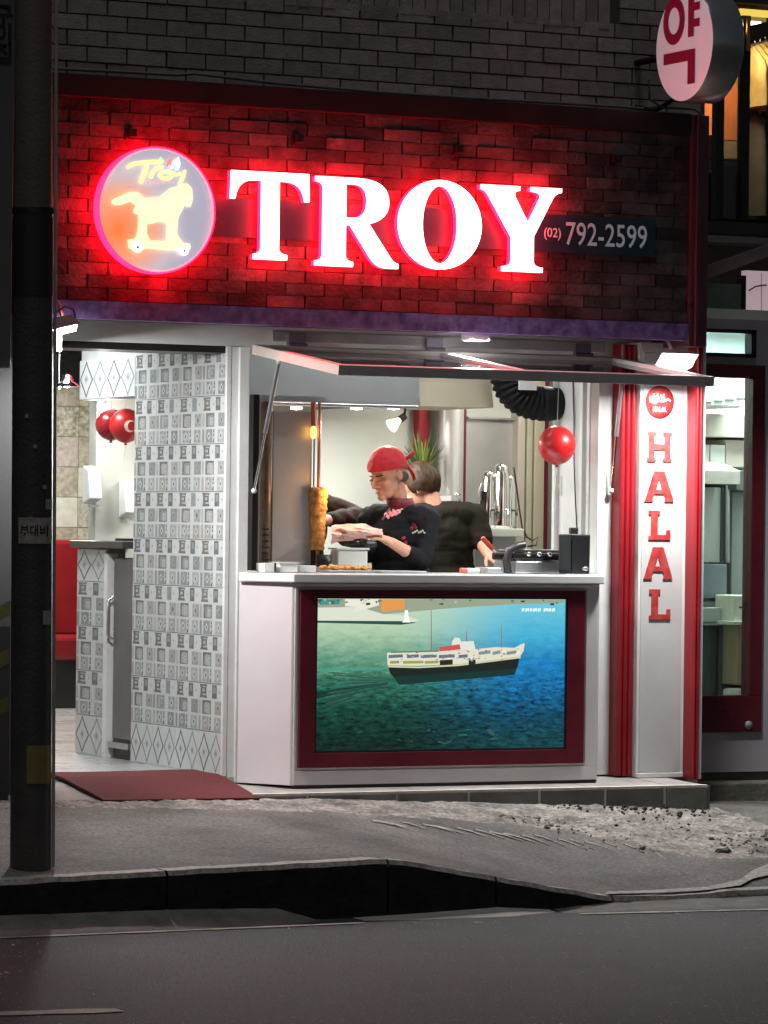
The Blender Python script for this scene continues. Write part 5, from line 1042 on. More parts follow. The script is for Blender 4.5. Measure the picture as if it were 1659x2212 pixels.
# ---------------------------------------------------------------- round pharmacy sign on its drum
oc = Vector((1.30, -.63, 3.64)); OR_ = .278
ph_ = thing('round_pharmacy_sign', 'round white projecting sign with a dark red Korean syllable on a chrome drum', 'sign', (1.38, -.63, oc.z - OR_))
AXN = (Vector((0, -1, 0)), Vector((0, 0, 1)), Vector((-1, 0, 0)))
mb = MB(); mb.lathe([(OR_ - .004, 0), (OR_, -.012), (OR_, -.17), (OR_ - .01, -.18), (0, -.18)], oc, 64, ax=AXN); mb.build('drum', mat('satin_chrome', (.50, .50, .52), .22, .7, var=.05), ph_)
mb = MB(); mb.lathe([(OR_ - .004, 0), (OR_ - .02, .006), (.001, .012)], oc, 64, ax=AXN); fc = mb.build('face', mat('white_sign_acrylic', (.66, .60, .65), .35, var=.04, emit=(.62, .54, .60), estr=.30), ph_)
PRD = mat('wine_red_vinyl', (.16, .004, .02), .4, emit=(.16, .004, .02), estr=.4)
def nface(lo, nm):
    vs, fs = shape2d(lo, .001); mb = MB(); mb.add([(oc.x - .0145 - v[2], oc.y - v[0], oc.z + v[1]) for v in vs], fs); mb.build(nm, PRD, fc)
nface([[(-.078 + .105 * math.cos(a / 4), .125 + .118 * math.sin(a / 4)) for a in range(25)], [(-.078 + .055 * math.cos(a / 4), .125 + .066 * math.sin(a / 4)) for a in range(25)]], 'syllable_stroke')
nface([[(.06, .03), (.115, .03), (.115, .075), (.17, .075), (.17, .115), (.115, .115), (.115, .155), (.17, .155), (.17, .195), (.115, .195), (.115, .25), (.06, .25)]], 'syllable_stroke')
nface([[(-.175, -.085), (.06, -.085), (.06, -.20), (.13, -.20), (.13, -.03), (-.175, -.03)]], 'syllable_stroke')
mb = MB(); mb.tube([(1.39, -.36, 3.62), (1.39, .01, 3.62)], .018, 10); mb.tube([(1.39, -.45, 3.42), (1.39, -.2, 3.36), (1.39, .01, 3.40)], .012, 8); mb.build('bracket', BLACKM, ph_)
mb = MB(); mb.tube([PY(a, b, -.3) for a, b in ((1402, 172), (1404, 215), (1430, 232), (1500, 236), (1522, 252))], .006, 6); mb.build('cable', mat('old_grey_cable', (.12, .115, .115), .6), label='loose grey cable below the round pharmacy sign', cat='cable')
mb = MB(); q = PY(1395, 205, -.05); mb.box(q.x - .03, q.x + .03, -.08, .0, q.z - .06, q.z + .06); mb.build('junction_box', GREYP, label='small grey junction box on the brick wall under the pharmacy sign', cat='junction box', bevel=.006) if False else None

# ================================================================== KITCHEN
def at(px, py, Y): return PY(px, py, Y)
HOODM = mat('hood_sheet_steel', (.30, .33, .34), .4, .3, var=.06, scale=3); CREAM = mat('cream_duct_board', (.46, .42, .31), .5, var=.05, scale=3)
a = at(528, 760, .72); b = at(905, 876, .72)
hood = thing('extractor_hood', 'wide grey steel extractor hood above the doner grill', 'extractor hood', ((a.x + b.x) / 2, 1.2, b.z))
mb = MB(); mb.box(a.x - .15, b.x, .72, .74, b.z, 2.41); mb.build('front_panel', HOODM, hood, bevel=.003)
mb = MB(); mb.box(b.x - .02, b.x - .002, .742, 1.94, b.z + .002, 2.41); mb.box(-.735, b.x - .022, .742, 1.94, 2.2, 2.22); mb.build('shell', STEELD, hood)
mb = MB(); mb.box(a.x - .15, b.x - .002, .715, .745, b.z - .018, b.z - .001); mb.build('drip_edge', STEEL, hood, bevel=.003)
for px in (575, 640, 770, 850):
    c = at(px, 884, .95); mb = MB(); mb.lathe([(0, .012), (.03, .012), (.03, 0), (0, -.004)], c, 16); mb.build('spot', emat('hood_spot', (1, .93, .82), 5), hood); mb = MB(); mb.tube([c + Vector((0, 0, .012)), (c.x, c.y, 2.2)], .008, 6); mb.build('spot_stem', STEELD, hood)
light_area('hood_light', (.25, 1.25, b.z - .03), .9, 29, (1, .98, .94), (0, 0, -1), hood, .5)
a = at(906, 822, .74); b2 = at(1066, 881, .74)
cd_ = thing('cream_duct_box', 'cream boxed duct to the right of the steel hood', 'duct', ((a.x + b2.x) / 2, 1.2, b2.z))
mb = MB(); mb.prism([(.74, b2.z), (1.4, b2.z), (1.4, 2.41), (.80, 2.41), (.80, b2.z + .16), (.765, b2.z + .15), (.765, b2.z + .125)], a.x + .004, b2.x, 'x'); mb.build('casing', CREAM, cd_)
mb = MB(); mb.box(b2.x + .001, b2.x + .02, .80, 1.4, b2.z + .02, 2.41); mb.build('end_flange', STEELD, cd_)
# black flexible elbow
fd = thing('flexible_duct', 'black ribbed flexible duct elbow beside the cream box', 'duct', tuple(at(1130, 905, .60)))
E0 = at(1168, 818, .62); path = []; rs = []
for i in range(61):
    u = i / 60; th = math.pi * (1.0 + .5 * u); R1 = .20
    path.append((E0.x + R1 * math.cos(th) * .98, .62, E0.z + .015 + R1 * math.sin(th) * .72)); rs.append(.085 + .007 * math.cos(i * math.pi * 2 / 6))
path = [(path[0][0], .62, 2.40)] + path + [(path[-1][0] + .10, .62, path[-1][2])]; rs = [.085] + rs + [.085]
mb = MB(); mb.tube(path, rs, 20); mb.build('hose', mat('black_rubber_hose', (.004, .005, .007), .6, var=.3, spec=.2), fd)
q = at(1140, 830, .52); mb = MB(); mb.box(q.x - .05, q.x + .05, .515, .53, q.z - .03, q.z + .04); mb.build('tag', WHITE2, fd)
# red column, steel cylinder, alcove panel, door frames along the back wall
a = at(905, 885, 1.88); b = at(929, 885, 1.88); rc = thing('red_column', 'red painted column on the back kitchen wall behind the plant', 'column', (a.x, 1.9, FZ)); mb = MB(); mb.box(a.x, b.x, 1.88, 1.948, FZ, 2.415); mb.build('shaft', RED, rc, bevel=.006); mb = MB(); mb.box(a.x - .02, b.x + .02, 1.86, 1.949, FZ, FZ + .1); mb.build('base', RED, rc)
c = at(972, 1100, 1.80); sc_ = thing('steel_cylinder', 'tall shiny steel water cylinder beside the red column', 'water heater', (c.x, 1.8, .9)); mb = MB(); mb.lathe([(0, 0), (.068, 0), (.07, .01), (.07, 1.35)], (c.x, 1.80, 1.0), 40); mb.build('tank', mat('satin_steel', (.66, .67, .66), .3, .55, var=.05), sc_); mb = MB(); mb.tube([(c.x, 1.73, 1.40), (c.x, 1.69, 1.41), (c.x, 1.68, 1.37)], .010, 8); mb.ell((c.x, 1.71, 1.435), (.022, .012, .008)); mb.build('tap', CHROME, sc_); mb = MB(); mb.box(c.x - .06, c.x + .06, 1.74, 1.948, FZ, 1.0); mb.build('stand', STEELD, sc_)
a = at(1001, 885, 1.9); b = at(1008, 885, 1.9); mb = MB(); mb.box(a.x, b.x, 1.90, 1.949, FZ, 2.415); mb.build('wall_batten', MAROON, label='narrow dark red batten right of the steel cylinder', cat='batten')
a = at(1012, 900, 1.90); b = at(1118, 1105, 1.90); al = thing('steel_wall_panel', 'light grey steel splash panel behind the tea urn', 'wall panel', (a.x, 1.9, b.z)); mb = MB(); mb.box(a.x, b.x, 1.925, 1.949, b.z - .25, a.z); mb.build('sheet', mat('splash_steel', (.50, .50, .49), .35, .6, var=.06), al); mb = MB(); mb.box(b.x - .012, b.x, 1.90, 1.924, b.z - .25, a.z); mb.box(a.x, b.x - .013, 1.90, 1.924, a.z - .012, a.z); mb.build('edge', STEELD, al)
for k, (p0, p1, m_) in enumerate(((1120, 1136, APB), (1140, 1152, mat('olive_cream_trim', (.40, .40, .30), .5)), (1156, 1178, CREAM), (1180, 1186, MAROON))):
    a = at(p0, 880, 1.86); b = at(p1, 880, 1.86); mb = MB(); mb.box(a.x, b.x, 1.86, 1.949, FZ, 2.415); mb.build('door_casing', m_, label=['beige casing strip beside the steel splash panel', 'narrow olive casing strip at the back of the kitchen', 'wide cream casing strip near the right white panel', 'thin maroon casing strip beside the white panel'][k], cat='casing', bevel=.004)
# white right-hand panel dressing: frames, sticker, switch
sd = thing('panel_frame', 'white aluminium door frame strips on the right side of the hatch opening', 'door frame', (1.29, .3, FZ))
for k, Y in enumerate((.10, .17, .235, .30, .60)): mb = MB(); mb.box(1.274 - .006 * (k % 2), 1.299, Y, Y + .03, FZ, 2.41); mb.build('upright', WHITE2, sd, bevel=.003)
c = PX(1203, 1052, 1.296); mb = MB(); mb.box(1.296, 1.2995, c.y - .05, c.y + .05, c.z - .045, c.z + .055); st_ = mb.build('notice', mat('pale_grey_notice', (.45, .47, .44), .5), label='small grey notice with a green mark on the white panel', cat='notice'); mb = MB(); mb.add([(1.2955, c.y - .025, c.z + .01), (1.2955, c.y + .028, c.z + .045), (1.2955, c.y + .028, c.z - .005), (1.2955, c.y - .005, c.z - .03)], [(0, 1, 2, 3)]); mb.build('green_mark', emat('lime_print', (.55, .75, .05), .25), st_)
mb = MB(); mb.tube([PX(a_, b_, 1.29) for a_, b_ in ((1238, 826), (1240, 900), (1240, 1000), (1243, 1080), (1246, 1140))], .004, 6); mb.build('hanging_wire', BLACK, label='thin dark wire hanging down the white panel to the loudspeaker', cat='wire')
# balloons
def balloon(name, label, c, r, m, stretch=1.08):
    t = thing(name, label, 'balloon', (c.x, c.y, c.z - r)); mb = MB(); mb.ell(c, (r, r, r * stretch), nu=28, nv=18); q = []
    for v in mb.v:
        d = Vector(v) - c; s = 1 - .10 * max(0, -d.z / r) ** 2; q.append((c.x + d.x * s, c.y + d.y * s, v[2]))
    mb.v = q; mb.build('skin', m, t); mb = MB(); mb.lathe([(.004, 0), (.011, -.012), (.002, -.004)], c - Vector((0, 0, r * stretch - .003)), 10); mb.build('knot', m, t); mb = MB(); mb.tube([c - Vector((0, 0, r * stretch)), c - Vector((.01, 0, r * stretch + .12))], .0015, 5); mb.build('string', WHITE2, t); return t
RBL = mat('red_balloon_skin', (.50, .012, .014), .38, var=.05, coat=.3)
c = at(1203, 962, .12); balloon('balloon', 'shiny red balloon hanging in the right of the serving hatch', c, .096, RBL, 1.04)
mb = MB(); mb.tube([c + Vector((0, 0, .098)), (c.x + .01, c.y, 2.12)], .0015, 5); mb.build('balloon_string', WHITE2, label='thin string holding the balloon in the hatch', cat='string')
c1 = PX(238, 918, -.5); c1 = at(240, 918, 1.62); balloon('balloon', 'red balloon half hidden behind the crescent balloon in the passage', c1, .082, mat('deep_red_balloon_skin', (.30, .008, .012), .25, coat=.3), 1.02)
c2 = at(272, 920, 1.52); bt = balloon('balloon', 'red balloon printed with a white crescent in the passage', c2, .088, RBL, 1.02)
vsx = []; cres = [(.034 * math.cos(a_), .034 * math.sin(a_)) for a_ in [R_(40) + i * R_(280) / 20 for i in range(21)]] + [(.010 + .027 * math.cos(a_), .027 * math.sin(a_)) for a_ in [R_(320) - i * R_(280) / 20 for i in range(21)]]
dcam = (CAM - c2).normalized(); rx_ = Vector((0, 0, 1)).cross(dcam).normalized(); uz_ = dcam.cross(rx_)
vf = shape2d([cres], .0004); mb = MB()
vs = []
for v in vf[0]:
    d = dcam * .088 + rx_ * (v[0] + .026) + uz_ * (v[1] - .001); vs.append(c2 + d.normalized() * (.0895 + v[2]))
mb.add(vs, vf[1]); mb.build('crescent', mat('white_print', (.8, .72, .62), .4), bt)
for c_, lab in ((c1, 'string of the rear passage balloon'), (c2, 'string of the crescent balloon')): mb = MB(); mb.tube([c_ + Vector((0, 0, .085)), (c_.x, c_.y, 2.41)], .0015, 5); mb.build('balloon_string', WHITE2, label=lab, cat='string')
c = at(228, 884, 1.75); gl = thing('globe_lamp', 'small bright globe lamp above the passage balloons', 'lamp', tuple(c)); mb = MB(); mb.ell(c, (.026,) * 3); mb.build('globe', LAMP, gl); mb = MB(); mb.tube([c + Vector((0, 0, .026)), (c.x, c.y, 2.41)], .006, 8); mb.build('stem', STEEL, gl); light_point('lamp_light', c - Vector((0, .0, .05)), .03, 5, (1, .97, .9), gl)
for k, (p0, p1, t0, t1) in enumerate(((186, 212, 1005, 1090), (264, 296, 1038, 1120))):
    a = at(p0, t0, 1.90); b = at(p1, t1, 1.90); t_ = thing('wall_dispenser', ['white paper towel dispenser on the passage wall at the left', 'white soap dispenser on the passage wall behind the tiles'][k], 'dispenser', (a.x, 1.9, b.z)); mb = MB(); mb.prism([(1.949, b.z), (1.949, a.z), (1.87, a.z - .02), (1.84, b.z + .03)], a.x, b.x, 'x'); mb.build('body', WHITE2, t_, bevel=.008); mb = MB(); mb.box(a.x + .01, b.x - .01, 1.86, 1.90, b.z - .012, b.z - .001); mb.build('outlet', GREYP, t_)
c = at(284, 1136, 1.45); mb = MB(); mb.box(c.x - .07, c.x + .06, 1.40, 1.50, 1.167, 1.18); mb.build('small_tray', BLACK, label='thin black tray lying on the dark stone slab', cat='tray', bevel=.003)
# ---------------------------------------------------------------- doner grill at the left of the counter
dg = thing('doner_grill', 'doner grill with a grey steel shield and spit at the left of the counter', 'doner grill', (-.1, .45, 1.03))
a = at(591, 888, .42); b = at(671, 1228, .42)
mb = MB(); mb.box(a.x, b.x, .42, .435, 1.034, a.z); mb.build('shield', mat('grill_shield_steel', (.40, .40, .41), .5, .3, var=.1, scale=4), dg, bevel=.003)
mb = MB(); mb.box(at(536, 1000, .36).x, at(549, 1000, .36).x, .30, .36, 1.034, 1.90); mb.build('post', BLACKM, dg, bevel=.004)
mb = MB(); mb.box(at(550, 1000, .38).x, at(560, 1000, .38).x, .37, .40, 1.034, 1.88); mb.build('rail', STEELD, dg)
mb = MB(); mb.tube([(at(573, 1000, .44).x, .44, 1.034), (at(573, 1000, .44).x, .44, 1.87)], .032, 16); mb.build('burner_column', mat('scorched_steel', (.20, .15, .12), .4, .7, var=.3, scale=12), dg)
mb = MB(); mb.box(at(562, 1000, .40).x, at(700, 1000, .40).x, .38, .54, 1.872, 1.90); mb.build('top_plate', STEELD, dg)
for k in range(7): z = 1.06 + k * .03; mb = MB(); mb.tube([(at(568, 1000, .40).x, .40, z), (at(582, 1000, .40).x, .40, z)], .006, 6); mb.build('vent_bar', BLACKM, dg)
sx_ = at(688, 1050, .40).x
mb = MB(); mb.tube([(sx_, .40, 1.05), (sx_, .40, 1.872)], .009, 10); mb.build('spit', mat('pinkish_copper_rod', (.55, .30, .25), .35, .6), dg)
mb = MB(); mb.tube([(sx_ - .022, .41, 1.45), (sx_ - .022, .41, 1.87)], .005, 8); mb.build('spit_guide', STEEL, dg)
zt1, zb1 = at(684, 1052, .40).z, at(684, 1188, .40).z; mb = MB(); vs = []; n = 22; rows = 26
for i in range(rows + 1):
    u = i / rows
    for j in range(n):
        an = 2 * math.pi * j / n; r = lerp(.034, .047, u) * (1 + .14 * mnoise.noise((math.cos(an) * 2, math.sin(an) * 2, u * 11))) + .003 * math.sin(u * 60); r *= (1 - .3 * max(0, (u - .94) / .06) ** 2)
        vs.append((sx_ + r * math.cos(an), .40 + r * math.sin(an), lerp(zb1, zt1, u)))
mb.add(vs, [(i * n + j, i * n + (j + 1) % n, (i + 1) * n + (j + 1) % n, (i + 1) * n + j) for i in range(rows) for j in range(n)] + [tuple(range(rows * n, rows * n + n))], 0, True)
mb.build('meat_cone', mat('roasted_meat', (.34, .10, .02), .5, scale=34, bump=.8, bscale=60, col2=(.90, .46, .12), detail=6), dg)
hc = at(677, 934, .38); mb = MB(); mb.ell(hc, (.016, .016, .032)); mb.build('heat_glow', emat('glowing_element', (1, .42, .05), 5), dg); mb = MB(); mb.tube([hc + Vector((0, 0, .03)), (hc.x, .39, 1.872)], .012, 8); mb.build('element_holder', mat('red_hot_steel', (.45, .10, .05), .4, .4), dg); light_point('heat_light', Vector((sx_ + .07, .30, 1.42)), .03, 1.8, (1, .45, .12), dg)
mb = MB(); mb.lathe([(0, 0), (.10, 0), (.11, .02), (.105, .022), (0, .01)], (sx_ + .02, .38, 1.033), 28); mb.build('drip_tray', STEELD, dg)
c = at(700, 1215, .33); mb = MB(); mb.lathe([(0, 0), (.036, 0), (.04, .085), (.036, .085), (.033, .01)], (c.x, .33, 1.031), 20); mb.build('black_cup', BLACK, label='black cup standing at the foot of the doner spit', cat='cup')
c = at(745, 1215, .40); bk = thing('white_tub', 'square white plastic tub on the counter before the cook', 'tub', (c.x, .42, 1.03)); mb = MB(); mb.prism([(c.x - .085, .31), (c.x + .085, .31), (c.x + .085, .40), (c.x - .085, .40)], 1.031, 1.14); mb.build('body', mat('translucent_white_plastic', (.62, .64, .60), .4, var=.03), bk, bevel=.01); mb = MB(); mb.box(c.x - .09, c.x + .09, .305, .405, 1.141, 1.15); mb.build('rim', WHITE2, bk)
# food and trays along the worktop
ZT = 1.031
def tray(px0, px1, Y, dep, h, m, label, cat, name):
    a = at(px0, 1230, Y); b = at(px1, 1230, Y); t = thing(name, label, cat, ((a.x + b.x) / 2, Y, ZT)); mb = MB(); mb.box(a.x, b.x, Y - dep / 2, Y + dep / 2, ZT, ZT + h); mb.build('body', m, t, bevel=.004); return t, a.x, b.x
t_, a, b = tray(562, 588, -.02, .10, .045, TOPW, 'small white box at the left end of the worktop', 'box', 'small_box'); mb = MB(); mb.box(b - .012, b - .004, -.075, .035, ZT + .002, ZT + .047); mb.build('strap', BLACK, t_)
t_, a, b = tray(593, 632, .0, .12, .042, TOPW, 'white foil box second from the left on the worktop', 'box', 'small_box'); mb = MB(); mb.box(a - .004, b + .004, -.065, .065, ZT + .0425, ZT + .05); mb.build('lid', WHITE2, t_)
t_, a, b = tray(636, 672, .02, .12, .034, WHITE2, 'low white tray left of the meat tray', 'tray', 'serving_tray')
t_, a, b = tray(690, 792, .10, .20, .012, STEELD, 'steel tray of shaved roast meat on the worktop', 'tray', 'meat_tray')
rr = random.Random(17); MEAT = MATS['roasted_meat']
mb = MB()
for k in range(60):
    x = rr.uniform(a + .02, b - .02); y = rr.uniform(.02, .18); q = rock((x, y, ZT + .018 + rr.uniform(0, .010)), rr.uniform(.008, .018), 900 + k); mb.add(q.v, q.f)
mb.build('meat_shavings', MEAT, t_, kind='stuff')
t_, a, b = tray(800, 900, .12, .24, .010, STEELD, 'flat steel tray in front of the cook', 'tray', 'serving_tray')
c = at(1010, 1228, .05); mk = thing('squeeze_bottle', 'red and white squeeze bottle lying on the worktop', 'bottle', (c.x, .05, ZT)); mb = MB(); mb.tube([(c.x - .04, .05, ZT + .014), (c.x - .005, .05, ZT + .014)], .013, 10); mb.build('cap', mat('coral_plastic', (.65, .08, .07), .4), mk); mb = MB(); mb.tube([(c.x - .004, .05, ZT + .014), (c.x + .06, .04, ZT + .013)], [.013, .011], 10); mb.build('body', WHITE2, mk)
# contact grill with black curved handle
gx = at(1082, 1225, .12).x; gx2 = at(1212, 1225, .12).x; cg = thing('contact_grill', 'steel contact grill with a curved black handle beside the loudspeaker', 'grill', ((gx + gx2) / 2, .15, ZT))
mb = MB(); mb.box(gx + .04, gx2, .04, .28, ZT, ZT + .065); mb.build('base', STEEL, cg, bevel=.008)
mb = MB(); mb.box(gx + .03, gx2 + .005, .035, .285, ZT + .067, ZT + .105); mb.build('plate', mat('dark_chrome', (.05, .045, .05), .12, .8), cg, bevel=.01)
mb = MB(); mb.box(gx + .05, gx2, .06, .26, ZT + .106, ZT + .122); mb.build('lid', CHROME, cg, bevel=.008)
mb = MB(); mb.tube([(gx + .01, .06, ZT + .004), (gx, .06, ZT + .06), (gx + .015, .06, ZT + .115), (gx + .06, .06, ZT + .14), (gx + .10, .07, ZT + .145)], [.02, .02, .02, .018, .02], 12); mb.build('handle', BLACK, cg)
for k in range(3): mb = MB(); mb.ell((gx + .11 + k * .06, .03, ZT + .098), (.012, .008, .012)); mb.build('knob', CHROME, cg)
mb = MB(); mb.box(gx - .11, gx - .012, .06, .2, ZT, ZT + .03); mb.build('small_grill_pan', STEELD, label='shallow steel pan left of the contact grill', cat='pan', bevel=.006)
# loudspeaker
c = at(1243, 1238, -.13); ls = thing('loudspeaker', 'black cabinet loudspeaker at the right end of the worktop', 'loudspeaker', (c.x, -.13, ZT))
cr_ = Matrix.Rotation(R_(-8), 3, 'Z')
def lp(x, y, z): v = cr_ @ Vector((x, y, 0)); return (c.x + v.x, -.12 + v.y, ZT + z)
base = [(-.075, .02), (-.045, -.085), (.05, -.085), (.078, .02), (.05, .10), (-.05, .10)]
mb = MB(); n = 6; vs = [lp(x * .96, y * .96, .004) for x, y in base] + [lp(x, y, .20) for x, y in base]; mb.add(vs, [tuple(range(n))[::-1], tuple(range(n, 2 * n))] + [(i, (i + 1) % n, n + (i + 1) % n, n + i) for i in range(n)]); mb.build('cabinet', mat('black_cabinet_vinyl', (.007, .008, .010), .55, var=.3, bump=.3, bscale=150, spec=.25), ls, bevel=.006)
mb = MB(); g = [lp(-.072, .008, .02), lp(-.047, -.078, .02), lp(-.049, -.081, .185), lp(-.075, .008, .185)]; g = [tuple(Vector(v) + Vector((-.004, -.002, 0))) for v in g]; mb.add(g, [(0, 1, 2, 3)]); mb.build('grille', mat('grille_cloth', (.014, .015, .017), .8, spec=.2, bump=.6, bscale=400), ls)
mb = MB(); mb.box(c.x - .02, c.x + .02, -.12, -.09, ZT + .202, ZT + .235); mb.build('mount', BLACK, ls, bevel=.004)
mb = MB(); mb.ell(Vector(lp(.025, -.088, .03)), (.018, .003, .010)); mb.build('badge', STEEL, ls)
# heat lamp
c = at(848, 918, .75); hl = thing('heat_lamp', 'lit heat lamp with a black holder hanging from the hood', 'lamp', tuple(c)); dv = (at(842, 926, .75) - at(872, 904, .75)).normalized()
AXH = (dv.orthogonal().normalized(), dv.cross(dv.orthogonal().normalized()), dv)
mb = MB(); mb.lathe([(.012, -.05), (.018, -.03), (.034, 0), (.036, .012), (0, .02)], c, 20, ax=AXH); mb.build('bulb', emat('heat_bulb', (1, .62, .35), 3.2), hl); mb = MB(); mb.lathe([(0, -.085), (.018, -.085), (.02, -.05), (.014, -.048)], c, 16, ax=AXH); mb.build('holder', BLACK, hl); mb = MB(); mb.tube([c - dv * .08, c - dv * .09 + Vector((0, 0, .05)), (c.x + .06, .75, 1.875)], .007, 8); mb.build('arm', BLACKM, hl); light_area('lamp_light', c + dv * .03, .06, 3, (1, .75, .5), dv, hl)
# tea urn on its shelf
sh = thing('urn_shelf', 'white shelf carrying the tea urn', 'shelf', tuple(at(1080, 1160, 1.45))); a = at(1030, 1141, 1.3); b = at(1132, 1160, 1.3); mb = MB(); mb.box(a.x, b.x, 1.30, 1.62, b.z, a.z); mb.build('board', APW, sh, bevel=.004); ush = a.z
mb = MB(); mb.box(a.x + .02, b.x - .02, 1.36, 1.60, FZ, b.z - .001); mb.build('cabinet', STEELD, sh)
c = at(1072, 1141, 1.45); ur = thing('tea_urn', 'chrome tea urn with taps standing on the white shelf', 'tea urn', (c.x, 1.45, ush))
for k, (dx, h, r) in enumerate(((-.05, .31, .040), (.018, .35, .047), (.078, .29, .036))):
    mb = MB(); mb.lathe([(0, .002), (r + .006, .002), (r, .02), (r, h * .8), (r * .8, h * .86), (r * .8, h * .95), (r * .4, h), (0, h)], (c.x + dx, 1.45 - .02 * (k == 1), ush), 24); mb.build('cylinder', CHROME, ur)
    mb = MB(); mb.tube([(c.x + dx, 1.41 - .02 * (k == 1), ush + .10), (c.x + dx, 1.37 - .02 * (k == 1), ush + .10), (c.x + dx, 1.365 - .02 * (k == 1), ush + .07)], .007, 8); mb.build('tap', BLACK if k != 1 else CHROME, ur)
mb = MB(); mb.tube([(c.x - .09, 1.45, ush + .24), (c.x - .105, 1.45, ush + .20), (c.x - .10, 1.45, ush + .15)], .01, 8); mb.tube([(c.x - .08, 1.45, ush + .24), (c.x + .1, 1.45, ush + .245)], .008, 8); mb.build('bracket', STEELD, ur)
mb = MB(); mb.box(c.x - .09, c.x - .06, 1.42, 1.47, ush + .002, ush + .2); mb.build('dark_bottle_rack', BLACKM, ur)
mb = MB(); mb.tube([at(a_, b_, 1.34) for a_, b_ in ((1110, 1010), (1117, 1060), (1122, 1100), (1128, 1140), (1138, 1160), (1150, 1168), (1162, 1160), (1158, 1178), (1140, 1180))], .005, 6); mb.build('power_cord', BLACK, label='black power cord curling down beside the tea urn', cat='cord')
# under-counter run along the back wall and pale shelf behind the cook
mb = MB(); a = at(690, 1130, 1.75); mb.box(-.70, a.x + .75, 1.50, 1.948, FZ, .92); bc = mb.build('back_counter', STEELD, label='steel work bench along the back kitchen wall', cat='work bench', bevel=.006)
# plant behind the second cook
pp = at(911, 1022, 1.70); pt_ = thing('potted_plant', 'spiky green potted plant in front of the red column', 'plant', (pp.x, 1.7, pp.z - .12)); mb = MB(); mb.lathe([(0, -.12), (.04, -.12), (.055, 0), (.05, 0), (.045, -.01), (0, -.012)], pp, 20); mb.build('pot', mat('brown_pot', (.16, .09, .05), .6), pt_)
ps_ = MB(); ps_.box(pp.x - .09, pp.x + .14, 1.62, 1.948, pp.z - .15, pp.z - .121); ps_.build('plant_shelf', WHITE2, label='small white wall shelf under the potted plant', cat='shelf')
LF = [mat('leaf_green', (.10, .19, .035), .45, var=.3, scale=20), mat('leaf_yellow_green', (.28, .36, .07), .45, var=.2, scale=20), mat('leaf_dark', (.035, .07, .02), .45, var=.3, scale=20)]
rr = random.Random(23)
for k in range(46):
    az = rr.uniform(0, 2 * math.pi); tilt = rr.uniform(.05, .95); ln = rr.uniform(.14, .25) * (1.1 - .3 * tilt); wdt = rr.uniform(.008, .014); d = Vector((math.cos(az), math.sin(az), 0)); s = Vector((-d.y, d.x, 0)); vs = []
    for i in range(6):
        u = i / 5; pos = pp + Vector((0, 0, -.005)) + d * (.012 + ln * math.sin(tilt) * u + .02 * u * u) + Vector((0, 0, ln * math.cos(tilt) * u - .03 * tilt * u * u)); ww = wdt * (1 - u) ** .6 + .0006; vs += [pos - s * ww, pos + d * ww * .3, pos + s * ww]
    mb = MB(); mb.add(vs, [(3 * i + j, 3 * i + j + 1, 3 * i + j + 4, 3 * i + j + 3) for i in range(5) for j in range(2)], 0, True); mb.build('leaf', rr.choice(LF[:2] + LF), pt_)

# ================================================================== PEOPLE
def remesh(mb, vox, smooth=3):
    me = mb.mesh('tmp', []); o = bpy.data.objects.new('tmp', me); COL.objects.link(o)
    md = o.modifiers.new('r', 'REMESH'); md.mode = 'VOXEL'; md.voxel_size = vox; md.use_smooth_shade = True
    s = o.modifiers.new('s', 'SMOOTH'); s.iterations = smooth; s.factor = .5
    dg = bpy.context.evaluated_depsgraph_get(); dg.update(); out = bpy.data.meshes.new_from_object(o.evaluated_get(dg))
    bpy.data.objects.remove(o); bpy.data.meshes.remove(me); return out
def folds(me, amp, cx, cy, cz):
    """push cloth in and out along drifting creases"""
    ns = [v.normal.copy() for v in me.vertices]
    for v, n in zip(me.vertices, ns):
        p = v.co; q = Vector((p.x * cx + .8 * mnoise.noise(p * 6), p.y * cy, p.z * cz + 1.2 * mnoise.noise(p * 5 + Vector((3, 1, 2)))))
        f = mnoise.noise(q); v.co = p + n * amp * (abs(f) ** .7 * (1 if f > 0 else -1) + .35 * mnoise.noise(q * 2.7))
    me.update(); return me
def put(me, name, m, parent):
    org = ORI[parent.name]; me.transform(Matrix.Translation(-Vector(org))); me.materials.clear(); me.materials.append(m)
    for p in me.polygons: p.use_smooth = True
    me.name = name; o = link(name, me, parent); ORI[o.name] = Vector(org); return o
SKIN = mat('skin', (.50, .25, .17), .5, var=.07, scale=30); SKIN.node_tree.nodes['Principled BSDF'].inputs['Subsurface Weight'].default_value = .08
SKIN.node_tree.nodes['Principled BSDF'].inputs['Subsurface Scale'].default_value = .01
def hand(mb, w, d, nrm, side, curl=.5, spread=.25):
    """palm from wrist w along d; nrm = back of the hand; five fingers rooted on the palm"""
    d = d.normalized(); nrm = (nrm - d * nrm.dot(d)).normalized(); s = d.cross(nrm) * side
    mb.ell(w + d * .045, (.052, .040, .019), (d, s, nrm)); mb.caps(w, w + d * .03, .024, .024)
    for k, (off, ln) in enumerate(((.030, .072), (.010, .080), (-.011, .074), (-.030, .058))):
        b = w + d * .082 + s * off; d1 = (d + s * off * spread * 6 - nrm * curl * .5).normalized(); m = b + d1 * ln * .5; d2 = (d1 - nrm * curl * 1.1).normalized(); e = m + d2 * ln * .5
        mb.caps(b - d * .015, m, .0098, .009); mb.caps(m, e, .009, .0075)
    b = w + d * .03 + s * .034; d1 = (d * .75 + s * .65 - nrm * curl * .4).normalized(); m = b + d1 * .038; e = m + (d1 + d * .4 - nrm * curl * .3).normalized() * .032
    mb.caps(b, m, .0125, .011); mb.caps(m, e, .011, .0085)
